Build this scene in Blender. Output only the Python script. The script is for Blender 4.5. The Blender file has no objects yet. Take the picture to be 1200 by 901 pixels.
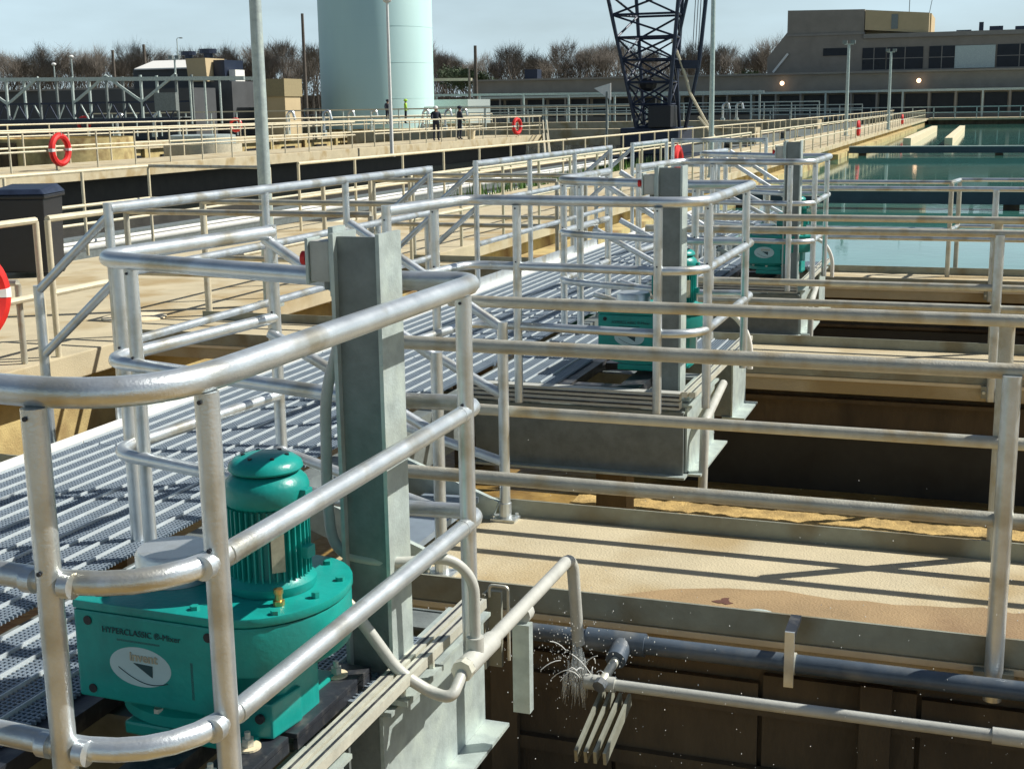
import bpy, bmesh, math, random
from math import sin, cos, pi, radians, atan2, sqrt
from mathutils import Vector, Matrix, noise

random.seed(7)
S = bpy.context.scene
COL = S.collection

# ------------------------------------------------------------------ camera
PITCH, ROLL, YAW = radians(11.7565), radians(-0.8477), radians(19.6035)
fwd0 = Vector((-sin(YAW), cos(YAW), 0)); right0 = Vector((cos(YAW), sin(YAW), 0)); up0 = Vector((0, 0, 1))
fwd = cos(PITCH) * fwd0 - sin(PITCH) * up0
up1 = sin(PITCH) * fwd0 + cos(PITCH) * up0
rgt = cos(ROLL) * right0 + sin(ROLL) * up1
up2 = -sin(ROLL) * right0 + cos(ROLL) * up1
cam = bpy.data.cameras.new('camera')
cam.sensor_width = 36.0
cam.lens = 36.0 * 1550 / 1200
cam.clip_start = 0.05
cam.clip_end = 6000
camo = bpy.data.objects.new('camera', cam)
COL.objects.link(camo)
M = Matrix.Identity(4)
for i in range(3):
    M[i][0] = rgt[i]; M[i][1] = up2[i]; M[i][2] = -fwd[i]
M.translation = Vector((0, 0, 1.65))
camo.matrix_world = M
S.camera = camo

# ------------------------------------------------------------------ sky, sun, exposure
SUN = Vector((0.87, 0.52, 1.0)).normalized()
W = bpy.data.worlds.new('World'); S.world = W; W.use_nodes = True
nt = W.node_tree; nt.nodes.clear()
sky = nt.nodes.new('ShaderNodeTexSky'); sky.sky_type = 'NISHITA'; sky.sun_disc = False
sky.sun_elevation = math.asin(SUN.z); sky.sun_rotation = atan2(SUN.x, SUN.y)
sky.air_density = 1.0; sky.dust_density = 1.2; sky.ozone_density = 1.6
bg = nt.nodes.new('ShaderNodeBackground'); bg.inputs['Strength'].default_value = 0.05
# bright cloud and haze veil, kept low in the sky to limit fill light
tc = nt.nodes.new('ShaderNodeTexCoord'); mp = nt.nodes.new('ShaderNodeMapping')
mp.inputs['Scale'].default_value = (2.2, 2.2, 9.0)
nz = nt.nodes.new('ShaderNodeTexNoise'); nz.inputs['Scale'].default_value = 1.6; nz.inputs['Detail'].default_value = 6
cr = nt.nodes.new('ShaderNodeValToRGB'); cr.color_ramp.elements[0].position = .38; cr.color_ramp.elements[1].position = .75
cr.color_ramp.elements[0].color = (0.55, 0.55, 0.55, 1); cr.color_ramp.elements[1].color = (1, 1, 1, 1)
mx = nt.nodes.new('ShaderNodeMixRGB'); mx.inputs['Color2'].default_value = (11.2, 14.5, 16.2, 1)
o = nt.nodes.new('ShaderNodeOutputWorld')
L = nt.links.new
L(tc.outputs['Generated'], mp.inputs['Vector']); L(mp.outputs['Vector'], nz.inputs['Vector']); L(nz.outputs['Fac'], cr.inputs['Fac'])
sx = nt.nodes.new('ShaderNodeSeparateXYZ'); L(tc.outputs['Generated'], sx.inputs['Vector'])
mr = nt.nodes.new('ShaderNodeMapRange'); mr.inputs['From Min'].default_value = 0.10; mr.inputs['From Max'].default_value = 0.30
mr.inputs['To Min'].default_value = 1.0; mr.inputs['To Max'].default_value = 0.02; L(sx.outputs['Z'], mr.inputs['Value'])
mu = nt.nodes.new('ShaderNodeMath'); mu.operation = 'MULTIPLY'; L(cr.outputs['Color'], mu.inputs[0]); L(mr.outputs['Result'], mu.inputs[1])
L(mu.outputs['Value'], mx.inputs['Fac']); L(sky.outputs['Color'], mx.inputs['Color1']); L(mx.outputs['Color'], bg.inputs['Color'])
L(bg.outputs['Background'], o.inputs['Surface'])
sl = bpy.data.lights.new('sun', 'SUN'); sl.energy = 5.0; sl.angle = radians(0.5); sl.color = (1.0, 0.955, 0.87)
so = bpy.data.objects.new('sun', sl); COL.objects.link(so)
so.rotation_euler = SUN.to_track_quat('Z', 'Y').to_euler(); so.location = (20, 12, 30)
S.view_settings.view_transform = 'Standard'; S.view_settings.look = 'None'
S.view_settings.exposure = 0.3; S.view_settings.gamma = 1.0
S.render.engine = 'CYCLES'
S.cycles.max_bounces = 6; S.cycles.diffuse_bounces = 3; S.cycles.glossy_bounces = 3; S.cycles.transparent_max_bounces = 6

# ------------------------------------------------------------------ materials
MATS = {}
def mat(name, col, rough=.6, metal=0.0, var=.12, scale=6.0, bump=0.0, bscale=None, col2=None, spec=.5, emit=None, stain=None, stretch=None, trans=0.0, coords='Object'):
    """Principled material with two-octave colour variation, optional second colour (dirt, stain) and fine bump."""
    if name in MATS: return MATS[name]
    m = bpy.data.materials.new(name); m.use_nodes = True; t = m.node_tree; n = t.nodes; b = n['Principled BSDF']
    b.inputs['Roughness'].default_value = rough; b.inputs['Metallic'].default_value = metal
    b.inputs['Specular IOR Level'].default_value = spec
    tcn = n.new('ShaderNodeTexCoord'); mpn = n.new('ShaderNodeMapping')
    if stretch: mpn.inputs['Scale'].default_value = stretch
    t.links.new(tcn.outputs[coords], mpn.inputs['Vector'])
    no = n.new('ShaderNodeTexNoise'); no.inputs['Scale'].default_value = scale; no.inputs['Detail'].default_value = 8; no.inputs['Roughness'].default_value = .65
    t.links.new(mpn.outputs['Vector'], no.inputs['Vector'])
    r = n.new('ShaderNodeValToRGB'); e = r.color_ramp.elements
    e[0].position = .32; e[1].position = .68
    lo = [max(0, c * (1 - var)) for c in col]; hi = [min(1, c * (1 + var)) for c in col]
    e[0].color = (*lo, 1); e[1].color = (*hi, 1)
    t.links.new(no.outputs['Fac'], r.inputs['Fac'])
    outc = r.outputs['Color']
    if col2:
        n2 = n.new('ShaderNodeTexNoise'); n2.inputs['Scale'].default_value = (stain or scale * .3); n2.inputs['Detail'].default_value = 5
        t.links.new(mpn.outputs['Vector'], n2.inputs['Vector'])
        r2 = n.new('ShaderNodeValToRGB'); r2.color_ramp.elements[0].position = .5; r2.color_ramp.elements[1].position = .66
        t.links.new(n2.outputs['Fac'], r2.inputs['Fac'])
        mm = n.new('ShaderNodeMixRGB'); mm.inputs['Color2'].default_value = (*col2, 1)
        t.links.new(r2.outputs['Color'], mm.inputs['Fac']); t.links.new(outc, mm.inputs['Color1']); outc = mm.outputs['Color']
    t.links.new(outc, b.inputs['Base Color'])
    rr = n.new('ShaderNodeMapRange'); rr.inputs['To Min'].default_value = max(.02, rough - .1); rr.inputs['To Max'].default_value = min(1, rough + .1)
    t.links.new(no.outputs['Fac'], rr.inputs['Value']); t.links.new(rr.outputs['Result'], b.inputs['Roughness'])
    if bump:
        n3 = n.new('ShaderNodeTexNoise'); n3.inputs['Scale'].default_value = bscale or scale * 8; n3.inputs['Detail'].default_value = 4
        t.links.new(mpn.outputs['Vector'], n3.inputs['Vector'])
        bp = n.new('ShaderNodeBump'); bp.inputs['Strength'].default_value = bump; bp.inputs['Distance'].default_value = .01
        t.links.new(n3.outputs['Fac'], bp.inputs['Height']); t.links.new(bp.outputs['Normal'], b.inputs['Normal'])
    if emit:
        b.inputs['Emission Color'].default_value = (*emit[:3], 1); b.inputs['Emission Strength'].default_value = emit[3]
    if trans: b.inputs['Transmission Weight'].default_value = trans
    MATS[name] = m
    return m

ALU = mat('aluminium_pipe', (.66, .71, .73), .33, .72, .10, 9, .12, 160, (.46, .45, .38), stain=5)
ALUW = mat('weathered_pipe', (.50, .49, .41), .48, .4, .14, 10, .2, 120, (.42, .36, .24), stain=7)
CREAM = mat('sunbleached_pipe', (.64, .58, .42), .55, .15, .12, 8, .1, 90)
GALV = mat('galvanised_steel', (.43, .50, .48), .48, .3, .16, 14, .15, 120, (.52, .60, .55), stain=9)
GALVD = mat('dark_galvanised_steel', (.20, .23, .225), .55, .35, .2, 10, .15, 90)  # darker copy of the galvanised steel, also used for shaded platform faces
ZINC = mat('bright_zinc_strut', (.66, .66, .56), .42, .35, .12, 16, .1, 90)
GRAT = mat('grating_aluminium', (.25, .31, .37), .5, .35, .10, 10)
GRIB = mat('grating_rib', (.55, .61, .63), .4, .2, .06, 10)
TEAL = mat('teal_enamel', (.008, .29, .255), .34, 0, .12, 9, .12, 60, (.012, .20, .18), stain=3.5, spec=.4)
TEALD = mat('teal_enamel_cover', (.008, .30, .25), .38, 0, .08, 9, .06, 120)
BLK = mat('black_rubber', (.010, .012, .017), .5, 0, .3, 12, .1, 80)
BLKST = mat('black_steel_plate', (.03, .035, .045), .45, .2, .3, 10, .1, 80, (.10, .10, .10), stain=14)
SAND = mat('tan_concrete', (.50, .435, .29), .9, 0, .11, 2.2, .5, 90, (.38, .29, .15), stain=1.3, coords='Object')
SANDW = mat('tan_concrete_wall', (.50, .40, .18), .9, 0, .22, 3.0, .6, 60, (.26, .17, .07), stain=1.3)
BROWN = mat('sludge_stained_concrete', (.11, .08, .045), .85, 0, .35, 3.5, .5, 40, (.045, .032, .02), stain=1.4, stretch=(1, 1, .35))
TOE = mat('weathered_toe_plate', (.30, .31, .25), .6, .35, .18, 5, .15, 60, (.22, .19, .12), stain=3)
CURB = mat('painted_pale_curb', (.72, .62, .42), .7, 0, .1, 5, .2, 60)
PVC = mat('dark_pvc_pipe', (.075, .10, .13), .35, 0, .2, 9, .05, 60, (.16, .17, .17), stain=6)
GPVC = mat('grey_conduit', (.46, .47, .43), .5, .05, .12, 10, .08, 90)
RED = mat('red_plastic', (.72, .03, .025), .4, 0, .15, 10)
WHITE = mat('white_paint', (.78, .78, .74), .6, 0, .06, 8)
NAVY = mat('navy_steel', (.018, .028, .055), .45, .2, .3, 6)
PIPEB = mat('dark_channel_steel', (.05, .075, .10), .5, .2, .2, 2)
BRASS = mat('brass_fitting', (.75, .5, .2), .3, .9, .1, 20)
PLATE = mat('grey_decal', (.42, .58, .60), .5, 0, .03, 20)
PRINT = mat('dark_print', (.01, .05, .06), .6, 0, .02, 20)
STICK = mat('worn_sticker', (.40, .38, .28), .5, .1, .2, 40)
BARK = mat('winter_bark', (.11, .095, .08), .9, 0, .3, 3)
TWIG = mat('bare_twigs', (.150, .132, .112), .95, 0, .35, .12, coords='Object')
EVG = mat('evergreen_leaves', (.055, .085, .04), .8, 0, .4, .6)
GLASS = mat('dark_window_glass', (.018, .022, .03), .3, 0, .3, .6, spec=.2)
BLDG = mat('brown_concrete_panels', (.26, .235, .20), .9, 0, .12, .5, .3, 8)
BLDGT = mat('tan_concrete_panels', (.50, .40, .24), .9, 0, .08, .5)
BLDGD = mat('dark_corrugated_cladding', (.07, .076, .082), .7, .1, .15, .6)
ROOFM = mat('grey_roof_edge', (.25, .235, .21), .8, 0, .1, 1)
GROUND = mat('dry_yard_ground', (.19, .17, .11), .95, 0, .3, .15, .4, 4)
TANKP = mat('pale_teal_tank_paint', (.50, .72, .70), .55, 0, .06, .25, 0, None, (.44, .65, .66), stain=.12, stretch=(1, 1, .15))
SKIND = mat('skin', (.35, .19, .12), .6)
CLOTH = mat('dark_work_jacket', (.016, .022, .04), .8, 0, .3, 9)
HIVIS = mat('hi_vis_vest', (.42, .70, .05), .7)
FOAM = mat('tan_foam', (.62, .50, .25), .9, 0, .3, 14, .8, 40)
WETSHADE = mat('wet_and_shade_black_concrete', (.035, .034, .028), .6, 0, .4, 2)  # near-black for wet boards, and for shade painted into far wall and gallery
GRASS = mat('green_weeds', (.10, .20, .035), .9, 0, .5, 3)

def water_mat(name, col, rough, bstr, bscale, col2=None, spec=.5):
    m = bpy.data.materials.new(name); m.use_nodes = True; t = m.node_tree; n = t.nodes; b = n['Principled BSDF']
    b.inputs['Roughness'].default_value = rough; b.inputs['IOR'].default_value = 1.33; b.inputs['Specular IOR Level'].default_value = spec
    g = n.new('ShaderNodeTexCoord')
    no = n.new('ShaderNodeTexNoise'); no.inputs['Scale'].default_value = 1.1; no.inputs['Detail'].default_value = 9; no.inputs['Roughness'].default_value = .7
    t.links.new(g.outputs['Object'], no.inputs['Vector'])
    r = n.new('ShaderNodeValToRGB'); r.color_ramp.elements[0].position = .4; r.color_ramp.elements[1].position = .62
    r.color_ramp.elements[0].color = (*col, 1); r.color_ramp.elements[1].color = (*(col2 or col), 1)
    t.links.new(no.outputs['Fac'], r.inputs['Fac']); t.links.new(r.outputs['Color'], b.inputs['Base Color'])
    n3 = n.new('ShaderNodeTexNoise'); n3.inputs['Scale'].default_value = bscale; n3.inputs['Detail'].default_value = 3
    t.links.new(g.outputs['Object'], n3.inputs['Vector'])
    bp = n.new('ShaderNodeBump'); bp.inputs['Strength'].default_value = bstr; bp.inputs['Distance'].default_value = .02
    t.links.new(n3.outputs['Fac'], bp.inputs['Height']); t.links.new(bp.outputs['Normal'], b.inputs['Normal'])
    return m
SLUDGE = water_mat('brown_mixed_liquor', (.17, .10, .03), .35, .5, 14, (.42, .28, .09), .35)
CLEAR = water_mat('green_settled_water', (.035, .15, .125), .045, .08, 2.6, (.055, .20, .17))
DARKW = water_mat('dark_channel_water', (.02, .028, .026), .08, .12, 4, (.03, .035, .03))

# ------------------------------------------------------------------ mesh helpers
class MB:
    def __init__(s): s.v = []; s.f = []
    def add(s, vs, fs):
        o = len(s.v); s.v += [tuple(v) for v in vs]; s.f += [tuple(i + o for i in f) for f in fs]; return s
    def box(s, x0, x1, y0, y1, z0, z1):
        return s.add([(x0, y0, z0), (x1, y0, z0), (x1, y1, z0), (x0, y1, z0), (x0, y0, z1), (x1, y0, z1), (x1, y1, z1), (x0, y1, z1)],
                     [(0, 3, 2, 1), (4, 5, 6, 7), (0, 1, 5, 4), (1, 2, 6, 5), (2, 3, 7, 6), (3, 0, 4, 7)])
    def bar(s, a, b, w, h, up=(0, 0, 1)):
        a = Vector(a); b = Vector(b); d = (b - a).normalized(); u = Vector(up)
        if abs(d.dot(u)) > .98: u = Vector((0, 1, 0))
        r = d.cross(u).normalized() * (w / 2); u = r.cross(d).normalized() * (h / 2)
        vs = [a - r - u, a + r - u, a + r + u, a - r + u, b - r - u, b + r - u, b + r + u, b - r + u]
        return s.add(vs, [(0, 1, 2, 3), (7, 6, 5, 4), (0, 4, 5, 1), (1, 5, 6, 2), (2, 6, 7, 3), (3, 7, 4, 0)])
    def tube(s, pts, r, n=12, caps=True, r1=None):
        pts = [Vector(p) for p in pts]; m = len(pts); rings = []
        t0 = (pts[1] - pts[0]).normalized()
        u = Vector((0, 0, 1)) if abs(t0.z) < .9 else Vector((1, 0, 0))
        a = t0.cross(u).normalized()
        prev = t0
        vs = []; fs = []
        for i, p in enumerate(pts):
            t = (pts[min(i + 1, m - 1)] - pts[max(i - 1, 0)]).normalized()
            ax = prev.cross(t)
            if ax.length > 1e-7:
                q = Matrix.Rotation(prev.angle(t), 3, ax.normalized()); a = (q @ a).normalized()
            prev = t
            b = t.cross(a).normalized()
            rr = r if r1 is None else r + (r1 - r) * i / (m - 1)
            for k in range(n):
                w = 2 * pi * k / n; vs.append(p + a * (rr * cos(w)) + b * (rr * sin(w)))
        for i in range(m - 1):
            for k in range(n):
                k2 = (k + 1) % n
                fs.append((i * n + k, i * n + k2, (i + 1) * n + k2, (i + 1) * n + k))
        if caps:
            fs.append(tuple(range(n - 1, -1, -1))); fs.append(tuple((m - 1) * n + k for k in range(n)))
        return s.add(vs, fs)
    def lathe(s, c, prof, n=32):
        vs = []; fs = []; m = len(prof)
        for r, z in prof:
            for k in range(n):
                w = 2 * pi * k / n; vs.append((c[0] + r * cos(w), c[1] + r * sin(w), c[2] + z))
        for i in range(m - 1):
            for k in range(n):
                k2 = (k + 1) % n; fs.append((i * n + k, i * n + k2, (i + 1) * n + k2, (i + 1) * n + k))
        fs.append(tuple(range(n - 1, -1, -1))); fs.append(tuple((m - 1) * n + k for k in range(n)))
        return s.add(vs, fs)
    def prism(s, poly, z0, z1, axis='z'):
        n = len(poly)
        mk = {'z': lambda p, h: (p[0], p[1], h), 'y': lambda p, h: (p[0], h, p[1]), 'x': lambda p, h: (h, p[0], p[1])}[axis]
        vs = [mk(p, z0) for p in poly] + [mk(p, z1) for p in poly]
        fs = [tuple(range(n - 1, -1, -1)), tuple(range(n, 2 * n))] + [(i, (i + 1) % n, (i + 1) % n + n, i + n) for i in range(n)]
        return s.add(vs, fs)
    def ellipsoid(s, c, rx, ry, rz, n=8, m=6):
        vs = [(c[0], c[1], c[2] - rz)]; fs = []
        for i in range(1, m):
            t = -pi / 2 + pi * i / m
            for k in range(n):
                w = 2 * pi * k / n; vs.append((c[0] + rx * cos(t) * cos(w), c[1] + ry * cos(t) * sin(w), c[2] + rz * sin(t)))
        vs.append((c[0], c[1], c[2] + rz)); top = len(vs) - 1
        for k in range(n):
            k2 = (k + 1) % n; fs.append((0, 1 + k2, 1 + k)); fs.append((top, top - n + k, top - n + k2))
        for i in range(m - 2):
            for k in range(n):
                k2 = (k + 1) % n; a = 1 + i * n
                fs.append((a + k, a + k2, a + n + k2, a + n + k))
        return s.add(vs, fs)
    def mesh(s, name, m, smooth=False, bevel=0):
        me = bpy.data.meshes.new(name); me.from_pydata(s.v, [], s.f)
        bm = bmesh.new(); bm.from_mesh(me); bmesh.ops.recalc_face_normals(bm, faces=bm.faces)
        if bevel:
            ed = [e for e in bm.edges if len(e.link_faces) == 2 and e.calc_face_angle(0) > .5]
            bmesh.ops.bevel(bm, geom=ed, offset=bevel, segments=2, affect='EDGES', profile=.6, clamp_overlap=True)
        bm.to_mesh(me); bm.free()
        if smooth:
            me.polygons.foreach_set('use_smooth', [True] * len(me.polygons))
            me.set_sharp_from_angle(angle=radians(40))
        me.materials.append(m)
        return me
    def obj(s, name, m, parent=None, smooth=False, bevel=0, **kw):
        return put(name, s.mesh(name, m, smooth, bevel), parent, **kw)

def put(name, me, parent=None, loc=None, rot=None, **kw):
    o = bpy.data.objects.new(name, me); COL.objects.link(o)
    if parent is not None: o.parent = parent
    if loc is not None: o.location = loc
    if rot is not None: o.rotation_euler = rot
    for k, v in kw.items(): o[k] = v
    return o
def thing(name, label, cat, group=None, loc=(0, 0, 0), rz=0):
    o = put(name, None, None, loc, (0, 0, rz)); o.empty_display_size = .1
    o['label'] = label; o['category'] = cat
    if group: o['group'] = group
    return o
def tag(o, label, cat, group=None):
    o['label'] = label; o['category'] = cat
    if group: o['group'] = group
    return o
def copy_tree(o, parent=None):
    c = o.copy(); COL.objects.link(c); c.parent = parent
    for ch in list(o.children): copy_tree(ch, c)
    return c
def struct(name, mb, m, parent=None, **kw):
    o = mb.obj(name, m, parent, **kw)
    if parent is None: o['kind'] = 'structure'
    return o

def fillet(pts, r, n=7):
    """polyline with rounded corners"""
    pts = [Vector(p) for p in pts]; out = [pts[0]]
    rs = r if isinstance(r, (list, tuple)) else [r] * len(pts)
    for i in range(1, len(pts) - 1):
        p0, p, p1 = pts[i - 1], pts[i], pts[i + 1]; R = rs[i]
        a = (p0 - p); b = (p1 - p); d = min(R, a.length * .48, b.length * .48)
        A = p + a.normalized() * d; B = p + b.normalized() * d
        for k in range(n + 1):
            t = k / n; out.append((1 - t) ** 2 * A + 2 * t * (1 - t) * p + t * t * B)
    out.append(pts[-1])
    return out
_PM = {}
def post_mesh(r, h, m, n=14):
    k = (round(r, 4), round(h, 3), m.name)
    if k not in _PM: _PM[k] = MB().tube([(0, 0, 0), (0, 0, h)], r, n).mesh('post', m, True)
    return _PM[k]
def post(parent, x, y, z0, z1, r=.0245, m=None, name='post', foot=False):
    o = put(name, post_mesh(r, z1 - z0, m or ALU), parent, (x, y, z0))
    if foot:
        put('foot_flange', FOOT, o, (0, 0, 0))
    return o
FOOT = MB().box(-.065, .065, -.05, .05, 0, .014).add(*(lambda b: (b.v, b.f))(MB().tube([(0, 0, .012), (0, 0, .09)], .032, 12))).tube([(.05, .035, .01), (.05, .035, .03)], .009, 6).tube([(-.05, -.035, .01), (-.05, -.035, .03)], .009, 6).mesh('foot_flange', ALU)
RIVET = MB().tube([(0, 0, 0), (0, 0, .004)], .005, 8).mesh('rivet', BLKST)

def rail(parent, pts, r, m, name='rail', bend=.12, n=14, joints=()):
    return MB().tube(fillet(pts, bend), r, n).obj(name, m, parent, smooth=True)

# ------------------------------------------------------------------ setting: water, ground, decks
PER = 5.3                                  # spacing of crosswalks and mixers along the basins
CWZ = -.38                                 # deck level of the concrete walkways
NEAR = [4.92 + PER * k for k in range(3)]  # near guard rail of each crosswalk
FAR = [6.10 + PER * k for k in range(3)]

g = struct('basin_floor', MB().box(-3000, 3000, -60, 5000, -3.4, -3.2), GROUND)
struct('water', MB().box(-7.3, 22, -4, 16.9, -1.5, -1.36), SLUDGE)['kind'] = 'structure'
struct('water', MB().box(-7.3, 22, 17.3, 190, -1.5, -1.12), CLEAR)
struct('water', MB().box(-42, -13.2, -4, 200, -1.6, -1.25), DARKW)

# ground beyond the basins
struct('ground', MB().box(-300, 300, 190, 3000, -3, -.45), GROUND)
struct('ground', MB().box(-700, -47.5, -60, 190, -3, -.47), GROUND)

# main concrete deck running away from the camera
def slab(name, x0, x1, y0, y1, z, th=.22, lip=.05, m=SAND, wall=None):
    mb = MB().box(x0, x1, y0, y1, z - th, z)
    return struct(name, mb, m, bevel=.012)
slab('walkway', -11.3, -7.38, 2, 190, CWZ)
slab('walkway', -12.25, -11.304, 2, 22.5, CWZ - .004)
struct('wall', MB().box(-10.9, -7.62, 0, 189.8, -3.1, CWZ - .224), SANDW)
struct('wall', MB().box(-12.05, -10.904, 0, 22, -3.1, CWZ - .228), SANDW)
# concrete plinths and buttresses on the settled-water side of the deck
w = struct('wall', MB().box(-7.616, -7.1, 17.4, 62, -3.1, -.86), SANDW)
struct('wall', MB().box(-7.616, -7.1, 70, 150, -3.1, -.86), SANDW)

# ---- crosswalks to the right and to the left of the grating
for k in range(3):
    ya, yb = NEAR[k] + .03, FAR[k] + .0
    for side, (x0, x1) in enumerate(((-2.75, 21.9), (-7.36, -4.55))):
        if side == 1 and k == 0: x0, x1 = -7.36, -4.55
        cw = struct('walkway', MB().box(x0, x1, ya, yb, CWZ - .16, CWZ), SAND, bevel=.01)
        L_ = MB()
        L_.box(x0, x1, ya - .012, ya, CWZ - .025, CWZ + .085); L_.obj('toe_plate', TOE, cw)
        MB().box(x0, x1, yb, yb + .012, CWZ - .025, CWZ + .085).obj('toe_plate', TOE, cw)
        MB().box(x0, x1, ya - .02, ya - .013, CWZ - .055, CWZ - .03).obj('ledge_angle', CURB, cw)
    # stained baffle wall of boards hanging under each crosswalk
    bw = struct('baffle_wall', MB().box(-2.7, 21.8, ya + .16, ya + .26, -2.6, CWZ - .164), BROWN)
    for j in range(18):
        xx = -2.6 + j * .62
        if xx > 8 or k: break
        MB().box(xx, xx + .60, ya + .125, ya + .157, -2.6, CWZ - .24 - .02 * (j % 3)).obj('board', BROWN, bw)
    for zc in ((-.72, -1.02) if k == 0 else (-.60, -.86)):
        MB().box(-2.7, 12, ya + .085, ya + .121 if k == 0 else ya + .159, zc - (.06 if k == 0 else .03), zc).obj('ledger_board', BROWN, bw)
    if k: MB().box(-2.7, 21.7, ya + .13, ya + .159, -2.6, -.92).obj('wet_board', WETSHADE, bw)
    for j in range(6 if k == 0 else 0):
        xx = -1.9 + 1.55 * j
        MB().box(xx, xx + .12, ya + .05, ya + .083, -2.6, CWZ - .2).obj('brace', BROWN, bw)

WETP = mat('wet_stained_concrete', (.34, .235, .12), .55, 0, .16, 3, .4, 90, (.25, .16, .08), stain=1.8)
rs = random.Random(4); edge = []
for i in range(60):
    x = -1.75 + i * .115
    edge.append((x, 4.962 + .47 * min(1, i / 9) * (1 + .55 * noise.noise(Vector((x * 1.3, 3, 0))) + .12 * noise.noise(Vector((x * 7, 1, 0))))))
wp = MB().prism([(-1.75, 4.962)] + edge + [(edge[-1][0], 4.962)], CWZ - .01, CWZ + .0025).obj('wet_patch', WETP, None); wp['kind'] = 'structure'
wp2 = MB(); cs = []
for i in range(14):
    a = 2 * pi * i / 14; q = rs.uniform(.02, .05); cs.append((-.93 + q * .9 * cos(a) * rs.uniform(.6, 1.6), 5.22 + q * .9 * sin(a)))
wp2.prism(cs, CWZ - .01, CWZ + .0045).obj('rust_stain', mat('rust_stain', (.11, .045, .03), .8, 0, .3, 20), None)['kind'] = 'structure'
# ------------------------------------------------------------------ grating walkway
XL, XR = -4.36, -2.98          # grating between these
def plank_mesh(length, wdt=.1):
    mb = MB()
    mb.box(-wdt / 2 + .004, -wdt / 2 + .010, 0, length, -.045, .006)
    for i in (1, 2, 3, 4):
        x = -wdt / 2 + .011 + i * (wdt - .011) / 5
        mb.box(x - .0028, x + .0028, 0, length, -.02, -.004)
    n = int(length / .0195)
    for j in range(n):
        y = .012 + j * .0195
        mb.box(-wdt / 2 + .011, wdt / 2, y, y + .0065, -.016, -.0045)
    mb.box(-wdt / 2 + .011, wdt / 2, 0, .01, -.03, -.003); mb.box(-wdt / 2 + .011, wdt / 2, length - .01, length, -.03, -.003)
    me = mb.mesh('plank', GRAT); me.materials.append(GRIB)
    for p in me.polygons:
        if p.center.x < -wdt / 2 + .0112: p.material_index = 1
    return me
PLEN = 2.64
PM = plank_mesh(PLEN); PM2 = plank_mesh(1.95)
gw = put('grating_walkway', None); gw['kind'] = 'structure'
y = 0.2; ends = []
while y < 19.6:
    for i in range(13):
        put('plank', PM, gw, (XL + .09 + i * .1, y, 0))
    ends.append(y); y += PLEN + .012
YEND = y
MB().box(XL - .06, XL + .022, .2, YEND, -.16, .012).obj('edge_channel', WHITE, gw)
MB().box(XL - .075, XL - .063, .2, 4.7, .01, .10).obj('toe_plate', WHITE, gw)
MB().box(XL - .075, XL - .063, 5.95, 10.3, .01, .10).obj('toe_plate', ALU, gw)
MB().box(XL - .075, XL - .063, 11.5, 15.6, .01, .10).obj('toe_plate', ALU, gw)
for x in (XL - .02, -3.70, XR):
    MB().box(x - .05, x + .05, .2, YEND, -.36, -.05).obj('girder', GALVD, gw)
yy = .8
while yy < YEND:
    MB().box(XL - .1, XR + .05, yy, yy + .1, -.5, -.365).obj('cross_beam', GALVD, gw); yy += 2.65
for k in range(4):
    MB().box(-4.2, -3.95, 4.98 + PER * k, 5.3 + PER * k, -3.1, -.505).obj('pier', BROWN, gw)

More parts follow.
